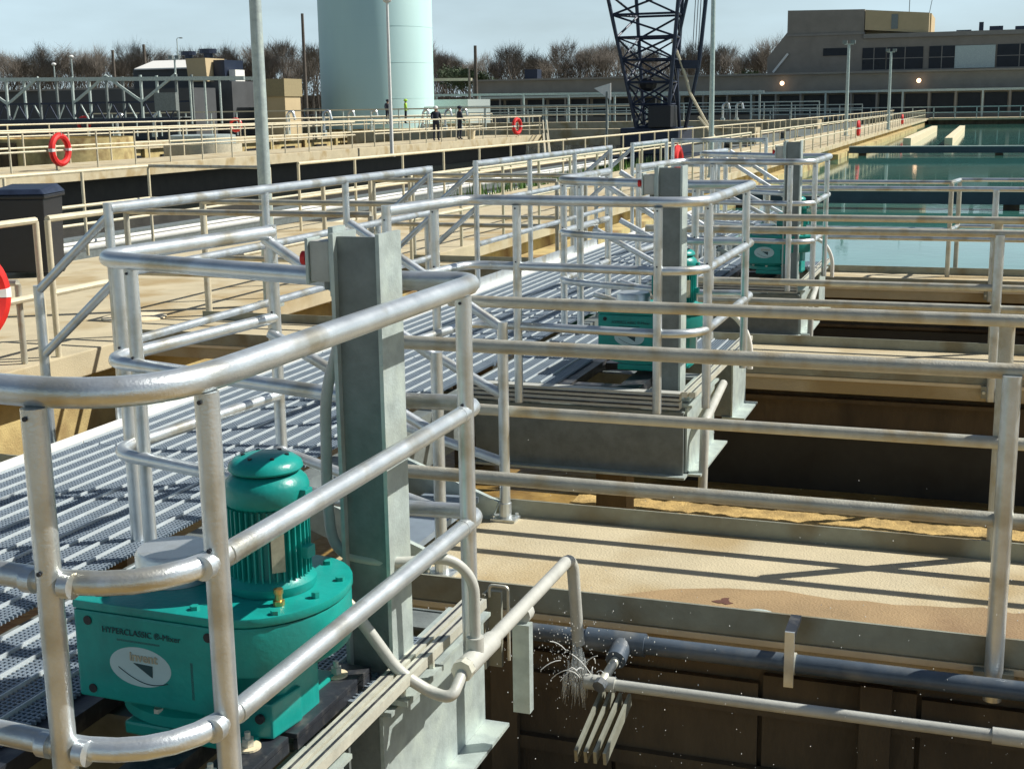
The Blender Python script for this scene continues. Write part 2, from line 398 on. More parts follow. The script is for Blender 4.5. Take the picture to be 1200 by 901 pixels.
# ------------------------------------------------------------------ mixer platforms
def ibeam_x(mb, x0, x1, y, z0, z1, w=.14, t=.012):
    mb.box(x0, x1, y - t / 2, y + t / 2, z0 + t, z1 - t); mb.box(x0, x1, y - w / 2, y + w / 2, z0, z0 + t); mb.box(x0, x1, y - w / 2, y + w / 2, z1 - t, z1)
def platform(k, y0, ypieces, colxy, lab):
    t = thing('mixer_platform', lab, 'steel platform', 'steel mixer platforms beside the grating', (0, y0, 0))
    # fascia girder facing the camera (channel): web with flanges turned inwards
    MB().box(XR + .06, -1.60, 0, .014, -.50, -.12).obj('fascia_web', GALVD, t)  # web darker than its flanges, its shaded side put into the colour
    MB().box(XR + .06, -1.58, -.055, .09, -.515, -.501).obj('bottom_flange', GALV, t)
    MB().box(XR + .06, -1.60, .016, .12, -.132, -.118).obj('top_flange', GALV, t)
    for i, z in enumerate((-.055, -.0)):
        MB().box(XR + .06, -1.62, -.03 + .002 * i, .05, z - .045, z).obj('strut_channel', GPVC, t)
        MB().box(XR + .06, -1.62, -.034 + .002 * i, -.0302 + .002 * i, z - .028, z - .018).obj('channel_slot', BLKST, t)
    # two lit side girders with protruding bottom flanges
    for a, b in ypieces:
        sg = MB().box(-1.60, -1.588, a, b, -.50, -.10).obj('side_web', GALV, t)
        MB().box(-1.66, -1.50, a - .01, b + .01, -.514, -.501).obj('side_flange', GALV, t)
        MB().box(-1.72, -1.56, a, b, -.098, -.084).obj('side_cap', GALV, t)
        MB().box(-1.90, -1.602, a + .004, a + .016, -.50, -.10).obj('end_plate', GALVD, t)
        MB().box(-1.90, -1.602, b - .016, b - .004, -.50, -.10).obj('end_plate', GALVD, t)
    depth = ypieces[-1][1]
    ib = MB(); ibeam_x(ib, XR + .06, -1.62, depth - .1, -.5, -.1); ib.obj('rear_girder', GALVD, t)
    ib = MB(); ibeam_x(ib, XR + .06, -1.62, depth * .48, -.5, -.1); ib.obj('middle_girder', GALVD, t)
    # machine bearers: black steel channels, with open gaps to the water between
    for x in (-2.42, -1.98):
        MB().box(x - .07, x + .07, .10, 1.55, -.075, -.02).obj('machine_bearer', BLKST, t)
    for yb in (.18, .92, 1.44):
        MB().box(-2.33, -1.93, yb, yb + .09, -.07, -.025).obj('bearer_cross', BLKST, t)
    # unistrut pair along the outer edge
    for x in (-1.60, -1.555):
        u = MB().box(x, x + .034, -.06, depth - .14, -.012, .02).obj('strut_rail', ZINC, t)
        MB().box(x + .013, x + .021, -.05, depth - .15, .0205, .022).obj('strut_slot', BLKST, u)
    # column (H section), with base plate and cap
    cx, cy = colxy; cy -= y0
    c = MB().box(cx + .066, cx + .078, cy - .075, cy + .075, -.06, 1.31).obj('column', GALV, t)
    MB().box(cx - .078, cx - .066, cy - .075, cy + .075, -.06, 1.31).obj('column_flange', GALV, c)
    MB().box(cx - .0655, cx + .0655, cy - .052, cy - .040, -.06, 1.30).obj('column_web', GALVD, c)  # darker steel than the flanges, the column's shaded side put into its colour
    MB().box(cx - .15, cx + .15, cy - .14, cy + .14, -.078, -.061).obj('base_plate', GALV, c)
    MB().prism([(cy + .087, .04), (cy + .20, -.06), (cy + .087, -.06)], cx - .006, cx + .006, 'x').obj('gusset', GALV, c)
    for dx, dy in ((-.12, -.11), (.12, -.11), (-.12, .11), (.12, .11)):
        MB().tube([(cx + dx, cy + dy, -.06), (cx + dx, cy + dy, -.03)], .012, 6).obj('bolt', ZINC, c)
    # concrete pile underneath
    MB().box(-2.25, -2.05, .4, .6, -3.1 + 0, -.52).obj('pile', BROWN, t)
    # small grating panel beside the machine
    for i in range(5):
        put('plank', PM2, t, (XR + .11 + .1 * i, .08, 0))
    for i in range(3):
        put('plank', PMS, t, (-1.86 + .1 * i, depth - (.92 if k == 0 else .62), -.02))
    return t
PMS = plank_mesh(.5)
PLAT = [(2.2, ((.0, .82), (1.08, 1.92)), (-1.675, 3.46), 'nearest galvanised mixer platform with bright side girder at the bottom of the photo'),
        (7.5, ((.05, .90), (1.58, 2.12)), (-1.74, 7.76), 'second mixer platform, its dark fascia girder behind the first crosswalk railing'),
        (12.65, ((.05, .90), (1.55, 2.1)), (-1.76, 13.2), 'farthest mixer platform, small, beside the blue green water')]
for k, (y0, pc, cxy, lab) in enumerate(PLAT):
    platform(k, y0, pc, cxy, lab)

# ------------------------------------------------------------------ mixer drives
def make_mixer(lab):
    t = thing('mixer_drive', lab, 'mixer motor', 'teal mixer drives on the platforms', (0, 0, 0))
    # gear housing plan outline, front face towards the camera, rounded end under the motor
    mx_, my_ = .455, .27         # motor axis, local
    out = [(0, 0), (.47, 0.0)]
    for a in range(-80, 91, 10):
        out.append((mx_ + .205 * cos(radians(a)), my_ + .262 * sin(radians(a))))
    out += [(.2, .535), (.04, .53), (0, .49)]
    body = MB().prism(out, .205, .345).obj('gear_housing', TEAL, t, bevel=.012, smooth=True)
    MB().box(-.002, .44, -.003, .47, .095, .3455).obj('front_housing', TEAL, t, bevel=.008)
    MB().prism([(.30, .10), (.53, .10), (.56, .14), (.56, .32), (.5, .40), (.3, .40)], .0, .203).obj('lower_housing', TEAL, t, bevel=.008)
    lid = [(x + (.006 if x < .3 else .012), y - .004) for x, y in out]
    MB().prism([((x - .3) * 1.012 + .3, (y - .26) * 1.012 + .26) for x, y in out], .347, .372).obj('housing_lid', TEAL, t, bevel=.006, smooth=True)
    for x, y in ((.06, .05), (.06, .44), (.36, .04), (.33, .49), (.58, .08), (.62, .36), (.52, .47)):
        MB().tube([(x, y, .372), (x, y, .383)], .013, 6).obj('bolt', TEALD, t)
    # front corner bolts, recessed black
    for x, z in ((.045, .318), (.425, .318), (.045, .122), (.53, .08)):
        yy = -.002 if x < .5 else .055
        MB().tube([(x, yy - .004, z), (x, yy + .006, z)], .013, 12).obj('socket_bolt', BLK, t)
    # lower skirt and mounting flange
    MB().lathe((.25, .28, .03), [(.26, 0), (.26, .03), (.235, .045), (.23, .064)], 40).obj('mounting_flange', TEALD, t, smooth=True)
    MB().box(.12, .52, .02, .50, -.01, .028).obj('pedestal', TEALD, t, bevel=.008)
    for i in range(10):
        a = radians(36 * i + 12)
        x, y = .25 + .245 * cos(a), .28 + .245 * sin(a)
        b = MB().lathe((x, y, .058), [(.014, 0), (.014, .016)], 6).obj('flange_bolt', ZINC, t)
    # side lug with lit face at the right
    MB().prism([(.46, .05), (.56, .07), (.575, .20), (.50, .22), (.46, .20)], .02, .12).obj('housing_foot', TEAL, t, bevel=.006)
    # shaft cover (bare metal drum) on the lid
    MB().lathe((.165, .235, .373), [(.108, 0), (.108, .075), (.100, .088), (.0, .088)], 40).obj('shaft_cover', ALU, t, smooth=True)
    # motor
    mot = MB().lathe((mx_, my_, .373), [(.12, 0), (.125, .012), (.125, .025), (.104, .04), (.097, .05), (.097, .235), (.108, .245)], 40).obj('motor_body', TEAL, t, smooth=True)
    fins = MB()
    for i in range(36):
        a = 2 * pi * i / 36
        c, s_ = cos(a), sin(a)
        fins.bar((mx_ + .103 * c, my_ + .103 * s_, .415), (mx_ + .103 * c, my_ + .103 * s_, .61), .02, .0042, (-s_, c, 0))
    f = fins.obj('cooling_fins', TEAL, mot); f['kind'] = 'stuff'
    MB().lathe((mx_, my_, .615), [(.110, 0), (.116, .008), (.116, .045), (.110, .062), (.094, .078), (.088, .082)], 40).obj('fan_cowl', TEAL, mot, smooth=True)
    MB().lathe((mx_, my_, .704), [(.097, 0), (.102, .006), (.098, .02), (.081, .033), (.045, .042), (.0, .045)], 40).obj('rain_cap', TEAL, mot, smooth=True)
    MB().lathe((mx_, my_, .697), [(.08, 0), (.08, .008)], 24).obj('cap_gap', BLK, mot)
    for a in range(6):
        w = radians(a * 60 + 20)
        MB().tube([(mx_ + .06 * cos(w), my_ + .06 * sin(w), .735), (mx_ + .06 * cos(w), my_ + .06 * sin(w), .746)], .006, 8).obj('screw', BLK, mot)
    for zc in (.64, .48):
        MB().box(mx_ + .10, mx_ + .132, my_ - .02, my_ + .02, zc - .014, zc + .02).obj('lifting_lug', TEAL, mot, bevel=.004)
    # rating plate and terminal box
    pl = MB().box(-.018, .018, -.002, .002, -.055, .055).obj('rating_plate', STICK, mot, loc=(mx_ + .078, my_ - .086, .50), rot=(0, 0, radians(42)))
    MB().box(mx_ - .18, mx_ - .09, my_ - .01, my_ + .11, .44, .57).obj('terminal_box', TEAL, mot, bevel=.01)
    MB().lathe((mx_ + .10, my_ - .13, .373), [(.016, 0), (.016, .012), (.010, .014), (.010, .03), (.013, .032), (.013, .044)], 12).obj('breather', BRASS, t, smooth=True)
    MB().lathe((mx_ + .165, my_ - .05, .373), [(.012, 0), (.012, .016)], 6).obj('plug', TEALD, t)
    # front decals
    oval = [(.205 + .098 * cos(2 * pi * i / 40), .205 + .056 * sin(2 * pi * i / 40)) for i in range(40)]
    dp = MB().prism(oval, -.0035, -.0004, 'y').obj('logo_plate', PLATE, t)
    MB().prism([(.185, .215), (.245, .213), (.243, .180), (.232, .186)], -.0052, -.0036, 'y').obj('logo_wedge', PRINT, dp)
    arc = [(.135 + .155 * i / 20, .0, .214 - .055 * sin(.3 + 1.9 * i / 20)) for i in range(21)]
    MB().tube([(a[0], -.0042, a[2]) for a in arc], .0014, 4).obj('logo_arc', PRINT, dp)
    def text(s, x, z, size, m, par, bold=False):
        c = bpy.data.curves.new('lettering', 'FONT'); c.body = s; c.size = size; c.align_x = 'CENTER'; c.extrude = .0006
        if bold: c.offset = .0009
        c.materials.append(m)
        q = put('lettering', c, None); bpy.context.view_layer.update()
        me = bpy.data.meshes.new_from_object(q.evaluated_get(bpy.context.evaluated_depsgraph_get())); bpy.data.objects.remove(q)
        return put('lettering', me, par, (x, -.0052, z), (radians(90), 0, 0))
    text('invent', .218, .222, .036, STICK, dp, True)
    text('HYPERCLASSIC \u00ae-Mixer', .215, .292, .024, PRINT, t)
    MB().box(.135, .272, -.003, -.0006, .272, .278).obj('print_bar', PRINT, t)
    MB().box(.364, .372, -.003, -.0006, .135, .24).obj('print_bar', PRINT, t)
    MB().box(.10, .335, -.0025, -.0006, .1235, .1265).obj('print_line', PRINT, t)
    return t
mixer_spots = [((-2.262, 2.79), 'nearest teal mixer drive with finned motor and oval plate behind the foreground rails'),
               ((-2.27, 8.03), 'teal mixer drive on the second platform behind the two crosswalk rails'),
               ((-2.22, 13.15), 'small dark teal mixer drive on the farthest platform by the water')]
m0 = make_mixer(mixer_spots[0][1])
for i, (xy, lab) in enumerate(mixer_spots):
    t = m0 if i == 0 else copy_tree(m0)
    t.location = (xy[0], xy[1], 0.0 if i == 0 else .02); t['label'] = lab
    t.rotation_euler = (0, 0, radians(-1.5))

# black steel plates and washers beside the near mixer
def bearer_plate(x, y, l, lab):
    t = thing('bearer_plate', lab, 'mounting plate', 'black mounting plates beside the near mixer', (x, y, 0))
    MB().box(-.06, .06, 0, l, .0, .016).obj('plate', BLKST, t, bevel=.003)
    MB().box(.048, .06, 0, l, -.03, -.001).obj('plate_lip', BLKST, t)
    for q in range(max(2, int(l / .25))):
        yy = .09 + q * (l - .18) / max(1, int(l / .25) - 1)
        MB().lathe((-.01, yy, .017), [(.034, 0), (.034, .006)], 20).obj('washer', CURB, t)
        MB().lathe((-.01, yy, .024), [(.017, 0), (.017, .02)], 6).obj('nut', ZINC, t)
        MB().tube([(-.01, yy, .04), (-.01, yy, .062)], .008, 8).obj('stud', ZINC, t)
    return t
bearer_plate(-1.735, 2.52, .36, 'black plate with pale washers left below the near mixer')
bearer_plate(-1.72, 2.90, .46, 'longer black plate with washers right of the near mixer')

# ------------------------------------------------------------------ guard rails
ZT, ZM, ZB = 1.13, .746, .39
def cage(k, near_left, yn_l, yn_r, xr, yf_r, colx, coly, left_c, inner_end, lab):
    t = thing('guard_rail', lab, 'guard rail', 'aluminium guard rail cages round the mixers')
    nl = near_left; bigr = [0, .16, .28, .12, 0]
    for z, nm, r in ((ZT, 'top_rail', .0305), (ZM, 'middle_rail', .0255), (ZB, 'bottom_rail', .0255)):
        br = (colx - .15, yf_r - .04)
        rail(t, [(nl[0], nl[1], z), (nl[0] + (.10 if k else .3), yn_l, z), (xr, yn_r, z), (xr, yf_r, z), (br[0], br[1], z),
                 (left_c[0], left_c[1], z), (inner_end[0], inner_end[1], z)], r, ALU, nm, [0, .16, .28, .10, .05, .15, 0])
    ps = [(xr, yn_r + .22), (xr, yf_r - (.13 if k == 0 else .28)), (colx - .11 + .0, yf_r - .02), (inner_end[0], inner_end[1]), (left_c[0] + .18, left_c[1] - .03), (left_c[0], left_c[1] + .14)]
    if k: ps += [(nl[0], nl[1]), (nl[0] + .42, yn_l + .3 * (yn_r - yn_l)), (-1.70, yn_r - .0), (nl[0] + .04, (nl[1] + yn_l) / 2 + .1)]
    else: ps += [(-1.70, yn_r + .0)]
    if k == 0:   # short sleeves where the rails meet the posts
        for z in (ZM, ZB):
            for (a, b_) in (((-1.70 - .036, yn_r + .006), (-1.70 - .062, yn_r + .007)), ((-1.70 + .034, yn_r - .0), (-1.70 + .058, yn_r - .0)),
                            ((xr, yn_r + .22 - .036), (xr, yn_r + .22 - .058)), ((xr, yn_r + .22 + .034), (xr, yn_r + .22 + .056)), ((xr, yf_r - .13 - .034), (xr, yf_r - .13 - .052))):
                MB().tube([(a[0], a[1], z), (b_[0], b_[1], z)], .0265, 16).obj('joint_sleeve', ALU, t, smooth=True)
    for (x, y) in ps:
        end = (x, y) in (tuple(nl), tuple(inner_end))
        p = post(t, x, y, -.07, ZT + (.03 if end else -.028), .0265 if end else .0255)
        for z in (ZM + .028, ZT - .045):
            put('rivet', RIVET, p, (0, -.0262, z + .07), (radians(90), 0, 0))
    return t
cage(0, (-3.35, 2.13), 2.12, 2.03, -1.455, 3.79, -1.675, 3.46, (-3.10, 4.10), (-2.98, 5.2), 'nearest aluminium guard rail cage filling the left foreground')
cage(1, (-2.98, 6.42), 7.34, 7.24, -1.46, 9.0, -1.74, 9.05, (-2.96, 9.38), (-2.94, 10.7), 'guard rail cage round the second mixer, in the middle of the photo')
cage(2, (-2.88, 11.5), 12.8, 12.55, -1.50, 14.05, -1.76, 14.1, (-3.0, 14.75), (-2.9, 15.8), 'farthest guard rail cage, small, beside the blue green water')

def straight_rail(lab, p0, p1, heights, posts, zb, m=ALU, r=(.0305, .0255, .0255), group=None, pr=.0255, endcaps=True, foot=False, name='guard_rail', cat='guard rail'):
    t = thing(name, lab, cat, group)
    names = ('top_rail', 'middle_rail', 'bottom_rail')
    for i, z in enumerate(heights):
        nm = names[i] if len(heights) == 3 else ('top_rail', 'middle_rail')[i]
        MB().tube([(p0[0], p0[1], z), (p1[0], p1[1], z)], r[i], 12 if r[0] > .02 else 8).obj(nm, m, t, smooth=True)
    d = Vector((p1[0] - p0[0], p1[1] - p0[1]))
    for i, s_ in enumerate(posts):
        x, y = p0[0] + d.x * s_, p0[1] + d.y * s_
        post(t, x, y, zb, heights[0] + (.03 if endcaps and s_ in (0, 1) else -.02), pr, m, foot=foot)
    return t
LX = -4.42
LH = (1.16, .80, .42)
for i, (a, b, ps, lab) in enumerate((
        (.8, 4.75, (.0, .5, 1), 'grating side guard rail ending at the left edge of the photo'),
        (6.0, 10.42, (0, .376, .64, 1), 'first guard rail section along the left of the grating, above the tan deck'),
        (11.5, 16.2, (0, .33, .67, 1), 'second guard rail section along the left of the grating, past the stair gap'),
        (17.3, 19.3, (0, 1), 'last short guard rail section at the far end of the grating'))):
    straight_rail(lab, (LX, a), (LX, b), LH, ps, -.12, group='guard rails along the left of the grating')
straight_rail('short end guard rail closing off the far end of the grating', (LX + .05, 19.5), (-3.0, 19.5), LH, (0, .5, 1), -.1, group='guard rails along the left of the grating')

# crosswalk railings (weathered)
CH = (.715, .165)
for k in range(3):
    for j, (yy, nm) in enumerate(((NEAR[k], 'near'), (FAR[k], 'far'))):
        word = ('first', 'second', 'third')[k]
        if k == 2 and j == 1: continue
        xs = [-2.35, .13, 2.6, 5.1, 7.6] if j == 0 else [-2.30, .13, 2.6, 5.1, 7.6]
        t = thing('guard_rail', f'weathered guard rail on the {nm} edge of the {word} crosswalk right of the grating', 'guard rail', 'weathered guard rails of the right crosswalks')
        for z, nmr in ((CH[0], 'top_rail'), (CH[1], 'middle_rail')):
            MB().tube([(-2.5, yy, z), (9, yy, z)], .029, 12).obj(nmr, ALUW if k < 2 else ALU, t, smooth=True)
        for x in xs[1:]:
            p = post(t, x, yy - (.03 if j == 0 else -.03), CWZ - .14, CH[0] - .01, .034, ALUW if j else ALU)
            MB().box(-.07, .07, -.012 + (.0 if j == 0 else 0), .03, .02, .11).obj('mounting_bracket', TOE, p)
            for dx in (-.05, .05): MB().tube([(dx, -.03, .065), (dx, -.01, .065)], .012, 6).obj('bolt', ZINC, p)
# third crosswalk far rail: two sections with a corner
t = thing('guard_rail', 'guard rail on the far edge of the third crosswalk, turning a corner over the water', 'guard rail', 'weathered guard rails of the right crosswalks')
for z, nmr in ((.73, 'top_rail'), (.175, 'middle_rail')):
    rail(t, [(9, 17.05, z), (-.28, 17.05, z), (-.36, 16.5, z), (-2.6, 16.5, z)], .026, ALU, nmr, .03, 8)
for x, yy in ((-.28, 17.05), (-.36, 16.5), (2.2, 17.05), (-2.5, 16.5)):
    post(t, x, yy, CWZ, .72, .028, ALUW)

# stairs down from the grating: right and left
def stair(x_top, x_bot, ya, yb, lab, rails_z, postx, right=True, dirx=1, lower=True):
    t = thing('stair', lab, 'stair', 'short stairs between grating and crosswalks')
    n = 2
    for i in range(n):
        x0 = x_top + (x_bot - x_top) * (i + .15) / (n + .2); x1 = x_top + (x_bot - x_top) * (i + 1.0) / (n + .2)
        z = -.13 * (i + 1)
        MB().box(min(x0, x1), max(x0, x1), ya + .04, yb - .04, z - .03, z).obj('tread', GRAT, t)
    for y in (ya, yb):
        MB().bar((x_top, y, -.08), (x_bot, y, CWZ + .02), .03, .16).obj('stringer', GALV, t)
        for zt, zbt in rails_z:
            MB().tube([(x_top, y, zt), (postx, y, zbt)], .0245, 12).obj('hand_rail', ALU, t, smooth=True)
        p = post(t, postx, y, CWZ, rails_z[0][1] + .03, .027, ALU, foot=True)
    return t
for k in range(3):
    w_ = ('nearest', 'second', 'farthest')[k]; lya, lyb = ((4.75, 6.0), (10.42, 11.5), (16.2, 17.3))[k]
    stair(-3.0, -2.25, 5.18 + PER * k, 6.02 + PER * k, f'{w_} stair going down right from the grating to a crosswalk', ((1.10, .60), (.68, .26), (.14, -.08)), -2.19)
    stair(-4.42, -5.05, lya, lyb, f'{w_} stair going down left from the grating to the tan deck side', ((1.12, .70), (.76, .34)), -4.92)

# ------------------------------------------------------------------ main deck railings
def deck_rail(lab, x, ya, yb, zt, zm, zb, step, m, group, r=.026, bent=None):
    t = thing('guard_rail', lab, 'guard rail', group)
    for z, nm in ((zt, 'top_rail'), (zm, 'middle_rail')):
        MB().tube([(x, ya, z), (x, yb, z)], r, 8).obj(nm, m, t, smooth=True)
    y = ya; me = None
    while y <= yb + .01:
        post(t, x, y, zb, zt - .01, r * .92, m); y += step
    return t
G1 = 'cream guard rails along the main deck'
deck_rail('cream guard rail on the right edge of the main deck, nearest part', -7.43, 9.25, 10.35, .80, .17, -.62, 1.1, CREAM, G1, .029)
deck_rail('cream guard rail on the right edge of the main deck beyond the left crosswalk', -7.43, 11.65, 15.6, .80, .17, -.62, 1.3, CREAM, G1, .029)
deck_rail('cream guard rail on the right edge of the main deck beside the mixers', -7.43, 16.8, 45, .76, .17, -.62, 1.88, CREAM, G1, .027)
deck_rail('long far guard rail on the water side of the main deck', -7.43, 47, 176, .76, .17, -.62, 3.0, CREAM, G1, .03)
deck_rail('low cream guard rail along the near left of the main deck', -7.43, 4.9, 9.1, .80, .17, -.62, 1.4, CREAM, G1, .029)
deck_rail('guard rail on the left edge of the main deck beyond the jog', -11.2, 20.6, 80, .78, .2, -.62, 2.2, CREAM, G1, .028)
deck_rail('far left guard rail of the main deck running to the end', -11.2, 82, 176, .78, .2, -.62, 3.4, CREAM, G1, .032)
deck_rail('guard rail on the outer left of the widened deck', -13.9, 9, 20.1, .76, .2, -.62, 1.85, CREAM, G1, .028)
t = thing('guard_rail', 'grey cross rail joining the widened deck rail to the main one', 'guard rail', G1)
for z, nm in ((.76, 'top_rail'), (.2, 'middle_rail')): MB().tube([(-13.9, 20.1, z), (-11.2, 19.6, z)], .028, 8).obj(nm, ALUW, t, smooth=True)
post(t, -11.2, 19.6, -.5, .76, .028, CREAM)

# cross rails of the left crosswalks
for i, (yy, x0, x1, lab) in enumerate(((8.9, -9.4, -7.5, 'grey cross rail on the tan deck in front of the black bin'),
        (10.35, -7.43, -4.95, 'grey cross rail on the near edge of the left crosswalk'), (11.62, -7.43, -4.95, 'grey cross rail on the far edge of the left crosswalk'),
        (15.65, -7.43, -4.95, 'grey cross rail on the near edge of the farther left crosswalk'), (16.9, -7.43, -4.95, 'grey cross rail on the far edge of the farther left crosswalk'))):
    t = thing('guard_rail', lab, 'guard rail', 'grey cross rails left of the grating')
    zz = (.30,) if i == 0 else (.78, .22)
    for z, nm in zip(zz, ('top_rail', 'middle_rail')): MB().tube([(x0, yy, z), (x1, yy, z)], .028, 8).obj(nm, ALUW, t, smooth=True)
    for x in (x0, x1): post(t, x, yy, CWZ, zz[0] - .01, .027, ALUW)

# ------------------------------------------------------------------ light poles, boxes, conduits
def pole(lab, x, y, z0, z1, r, head=None, m=GALV, group='light poles around the plant'):
    t = thing('light_pole', lab, 'light pole', group, (x, y, z0))
    MB().tube([(0, 0, 0), (0, 0, z1 - z0)], r * 1.15, 12, True, r * .8).obj('shaft', m, t, smooth=True)
    MB().tube([(0, 0, 0), (0, 0, .05)], r * 2.2, 12).obj('base_flange', m, t)
    if head == 'cobra':
        MB().tube([(0, 0, z1 - z0), (.25, -.1, z1 - z0 + .12), (.6, -.2, z1 - z0 + .1)], r * .5, 6).obj('arm', m, t)
        MB().ellipsoid((.75, -.22, z1 - z0 + .08), .3, .16, .08).obj('lamp_head', GALVD, t)
    elif head == 'flood':
        MB().box(-.28, .28, -.1, .1, z1 - z0 - .02, z1 - z0 + .03).obj('cross_arm', m, t)
        for dx in (-.26, .26): MB().box(dx - .15, dx + .15, -.14, .1, z1 - z0 + .03, z1 - z0 + .25).obj('lamp_head', GALVD, t)
    elif head == 'ball':
        MB().ellipsoid((0, 0, z1 - z0 + .1), .22, .22, .14).obj('lamp_head', WHITE, t)
    return t
pole('tall galvanised pole rising from the tan deck near the left', -7.15, 12.4, CWZ, 5.2, .065)
pole('slim pole with lamp crossing the shaded side of the big tank', -25.6, 56, -.4, 6.4, .075, 'ball', WHITE)
pole('grey pole just right of the crane', -7.5, 38.5, CWZ, 6.4, .07)
pole('left of two pale poles in front of the concrete building', -8.7, 90, -.4, 5.4, .11, 'flood')
pole('right of two pale poles in front of the concrete building', -7.4, 110, -.4, 5.55, .11, 'flood')
pole('dark wooden pole at the far left above the low sheds', -143.9, 200, 0, 12.6, .3, None, BARK)
pole('dark pole left of the white roofed shed', -137.5, 200, 0, 13.4, .3, None, BARK)
pole('very tall thin mast over the trees left of the big tank', -106.7, 200, 0, 17.4, .28, None, BARK)
pole('dark pole in front of the trees right of the big tank', -57.4, 150, 0, 9.0, .22, None, BARK)
pole('dark stub pole beside the pole right of the tank', -46.6, 120, 0, 5.4, .12, None, BARK)
pole('small yard lamp at the far left with round white head', -78.2, 100, 0, 6.0, .07, 'ball')
pole('small yard lamp with white head, second from the far left', -76.3, 100, 0, 6.6, .07, 'ball')
pole('floodlight pole with dark twin heads over the truss bridge', -52.6, 80, 0, 5.3, .08, 'flood')
pole('faint tall mast behind the white roofed shed', -98.1, 150, 0, 11.0, .07, 'cobra')
pole('dark pole standing right of the roof units on the concrete building', -6.6, 195, 0, 6.2, .12, None, BARK)

def control_box(x, y, z, lab, s=1):
    t = thing('control_box', lab, 'switch box', 'grey switch boxes on the mixer columns', (x, y, z))
    MB().box(-.03, .035, -.035, .035, -.06, .06).obj('enclosure', GPVC, t, bevel=.006)
    MB().box(-.041, -.0305, -.042, .042, -.067, .067).obj('door', GALV, t, bevel=.003)
    b = MB().tube([(-.042, 0, .005), (-.06, 0, .005)], .013, 16).obj('stop_button', RED, t, smooth=True)
    MB().tube([(-.055, 0, .005), (-.07, 0, .005)], .021, 16).obj('button_cap', RED, b, smooth=True)
    MB().tube([(.015, 0, -.085), (.015, 0, -.062)], .016, 12).obj('hub', GALVD, t)
    MB().box(.036, .052, -.04, .04, -.10, .10).obj('back_plate', GALV, t)
    return t
control_box(-1.81, 3.46, 1.225, 'grey switch box with red button on the nearest column')
control_box(-1.875, 7.76, 1.20, 'grey switch box with red button on the second column')
control_box(-1.895, 13.2, 1.20, 'small switch box on the farthest column')

def conduit(lab, pts, r=.014, m=GPVC, bend=.12, group='grey conduits by the near mixer', n=10, name='conduit'):
    o = MB().tube(fillet(pts, bend, 8), r, n).obj(name, m, None, smooth=True)
    return tag(o, lab, 'conduit', group)
conduit('vertical grey conduit dropping from the nearest switch box', [(-1.765, 3.44, 1.15), (-1.755, 3.44, 1.0), (-1.815, 3.44, .84), (-1.825, 3.44, .50), (-1.80, 3.42, .34), (-1.60, 3.42, .325), (-1.46, 3.52, .33), (-1.40, 3.56, .25), (-1.40, 3.56, .04)], .017, GPVC, .10)
conduit('straight pale conduit stub beside the nearest column', [(-1.775, 3.52, 1.16), (-1.775, 3.52, .1)], .017, CREAM)
conduit('flexible grey hose sagging from the mixer to the edge fitting', [(-1.66, 3.30, .19), (-1.56, 3.34, .02), (-1.47, 3.37, -.045), (-1.40, 3.36, -.05), (-1.40, 3.46, .0)], .018, GPVC, .16)
conduit('bare hose end pointing up beside the near column', [(-1.68, 3.30, .23), (-1.81, 3.30, .355)], .011, CREAM)
for k, (y, nm) in enumerate(((8.85, 'second'), (14.0, 'third'))):
    conduit(f'white curved conduit on the outer edge of the {nm} platform', [(-1.75, y, .3), (-1.55, y, .28), (-1.45, y + .08, .1), (-1.45, y + .1, -.12)], .02, WHITE, .14, 'white conduits on the far platforms')
    conduit(f'lower pipe stub slanting under the {nm} platform edge', [(-1.55, y - .35, -.14), (-1.5, y - 1.2, -.2), (-1.5, y - 1.25, -.62)], .028, GPVC, .08, 'white conduits on the far platforms')

# drain pipe from the near platform with fitting
t = thing('drain_pipe', 'pale drain pipe angling up from the near platform then down to the spray', 'pipe')
MB().tube(fillet([(-1.40, 3.50, .0), (-1.405, 4.60, -.02), (-1.40, 4.66, -.40)], .09, 8), .024, 14).obj('pipe', GPVC, t, smooth=True)
MB().tube([(-1.40, 3.47, .0), (-1.40, 3.70, -.005)], .033, 14).obj('fitting', GPVC, t, smooth=True)
MB().tube([(-1.40, 3.56, .0), (-1.40, 3.56, .065)], .027, 12).obj('tee_branch', GPVC, t, smooth=True)
MB().tube([(-1.40, 3.44, .0), (-1.40, 3.475, .0)], .034, 8).obj('lock_nut', ZINC, t)
MB().tube([(-1.402, 4.0, -.035), (-1.402, 4.05, -.035)], .03, 12).obj('coupling', GPVC, t, smooth=True)
MB().box(-1.43, -1.37, 3.98, 4.02, -.38, -.06).obj('support_strut', GALV, t)

# galvanised tray piece standing at the edge of the slab
t = thing('strut_bracket', 'upright galvanised strut with wire loop at the left end of the black pipe', 'bracket')
MB().box(-1.80, -1.735, 4.70, 4.72, -.56, -.24).obj('web', TOE, t)
MB().box(-1.80, -1.79, 4.66, 4.698, -.56, -.24).obj('flange', TOE, t)
MB().tube(fillet([(-1.78, 4.69, -.26), (-1.78, 4.69, -.21), (-1.70, 4.69, -.21), (-1.70, 4.69, -.52)], .02), .007, 8).obj('wire_loop', ZINC, t, smooth=True)

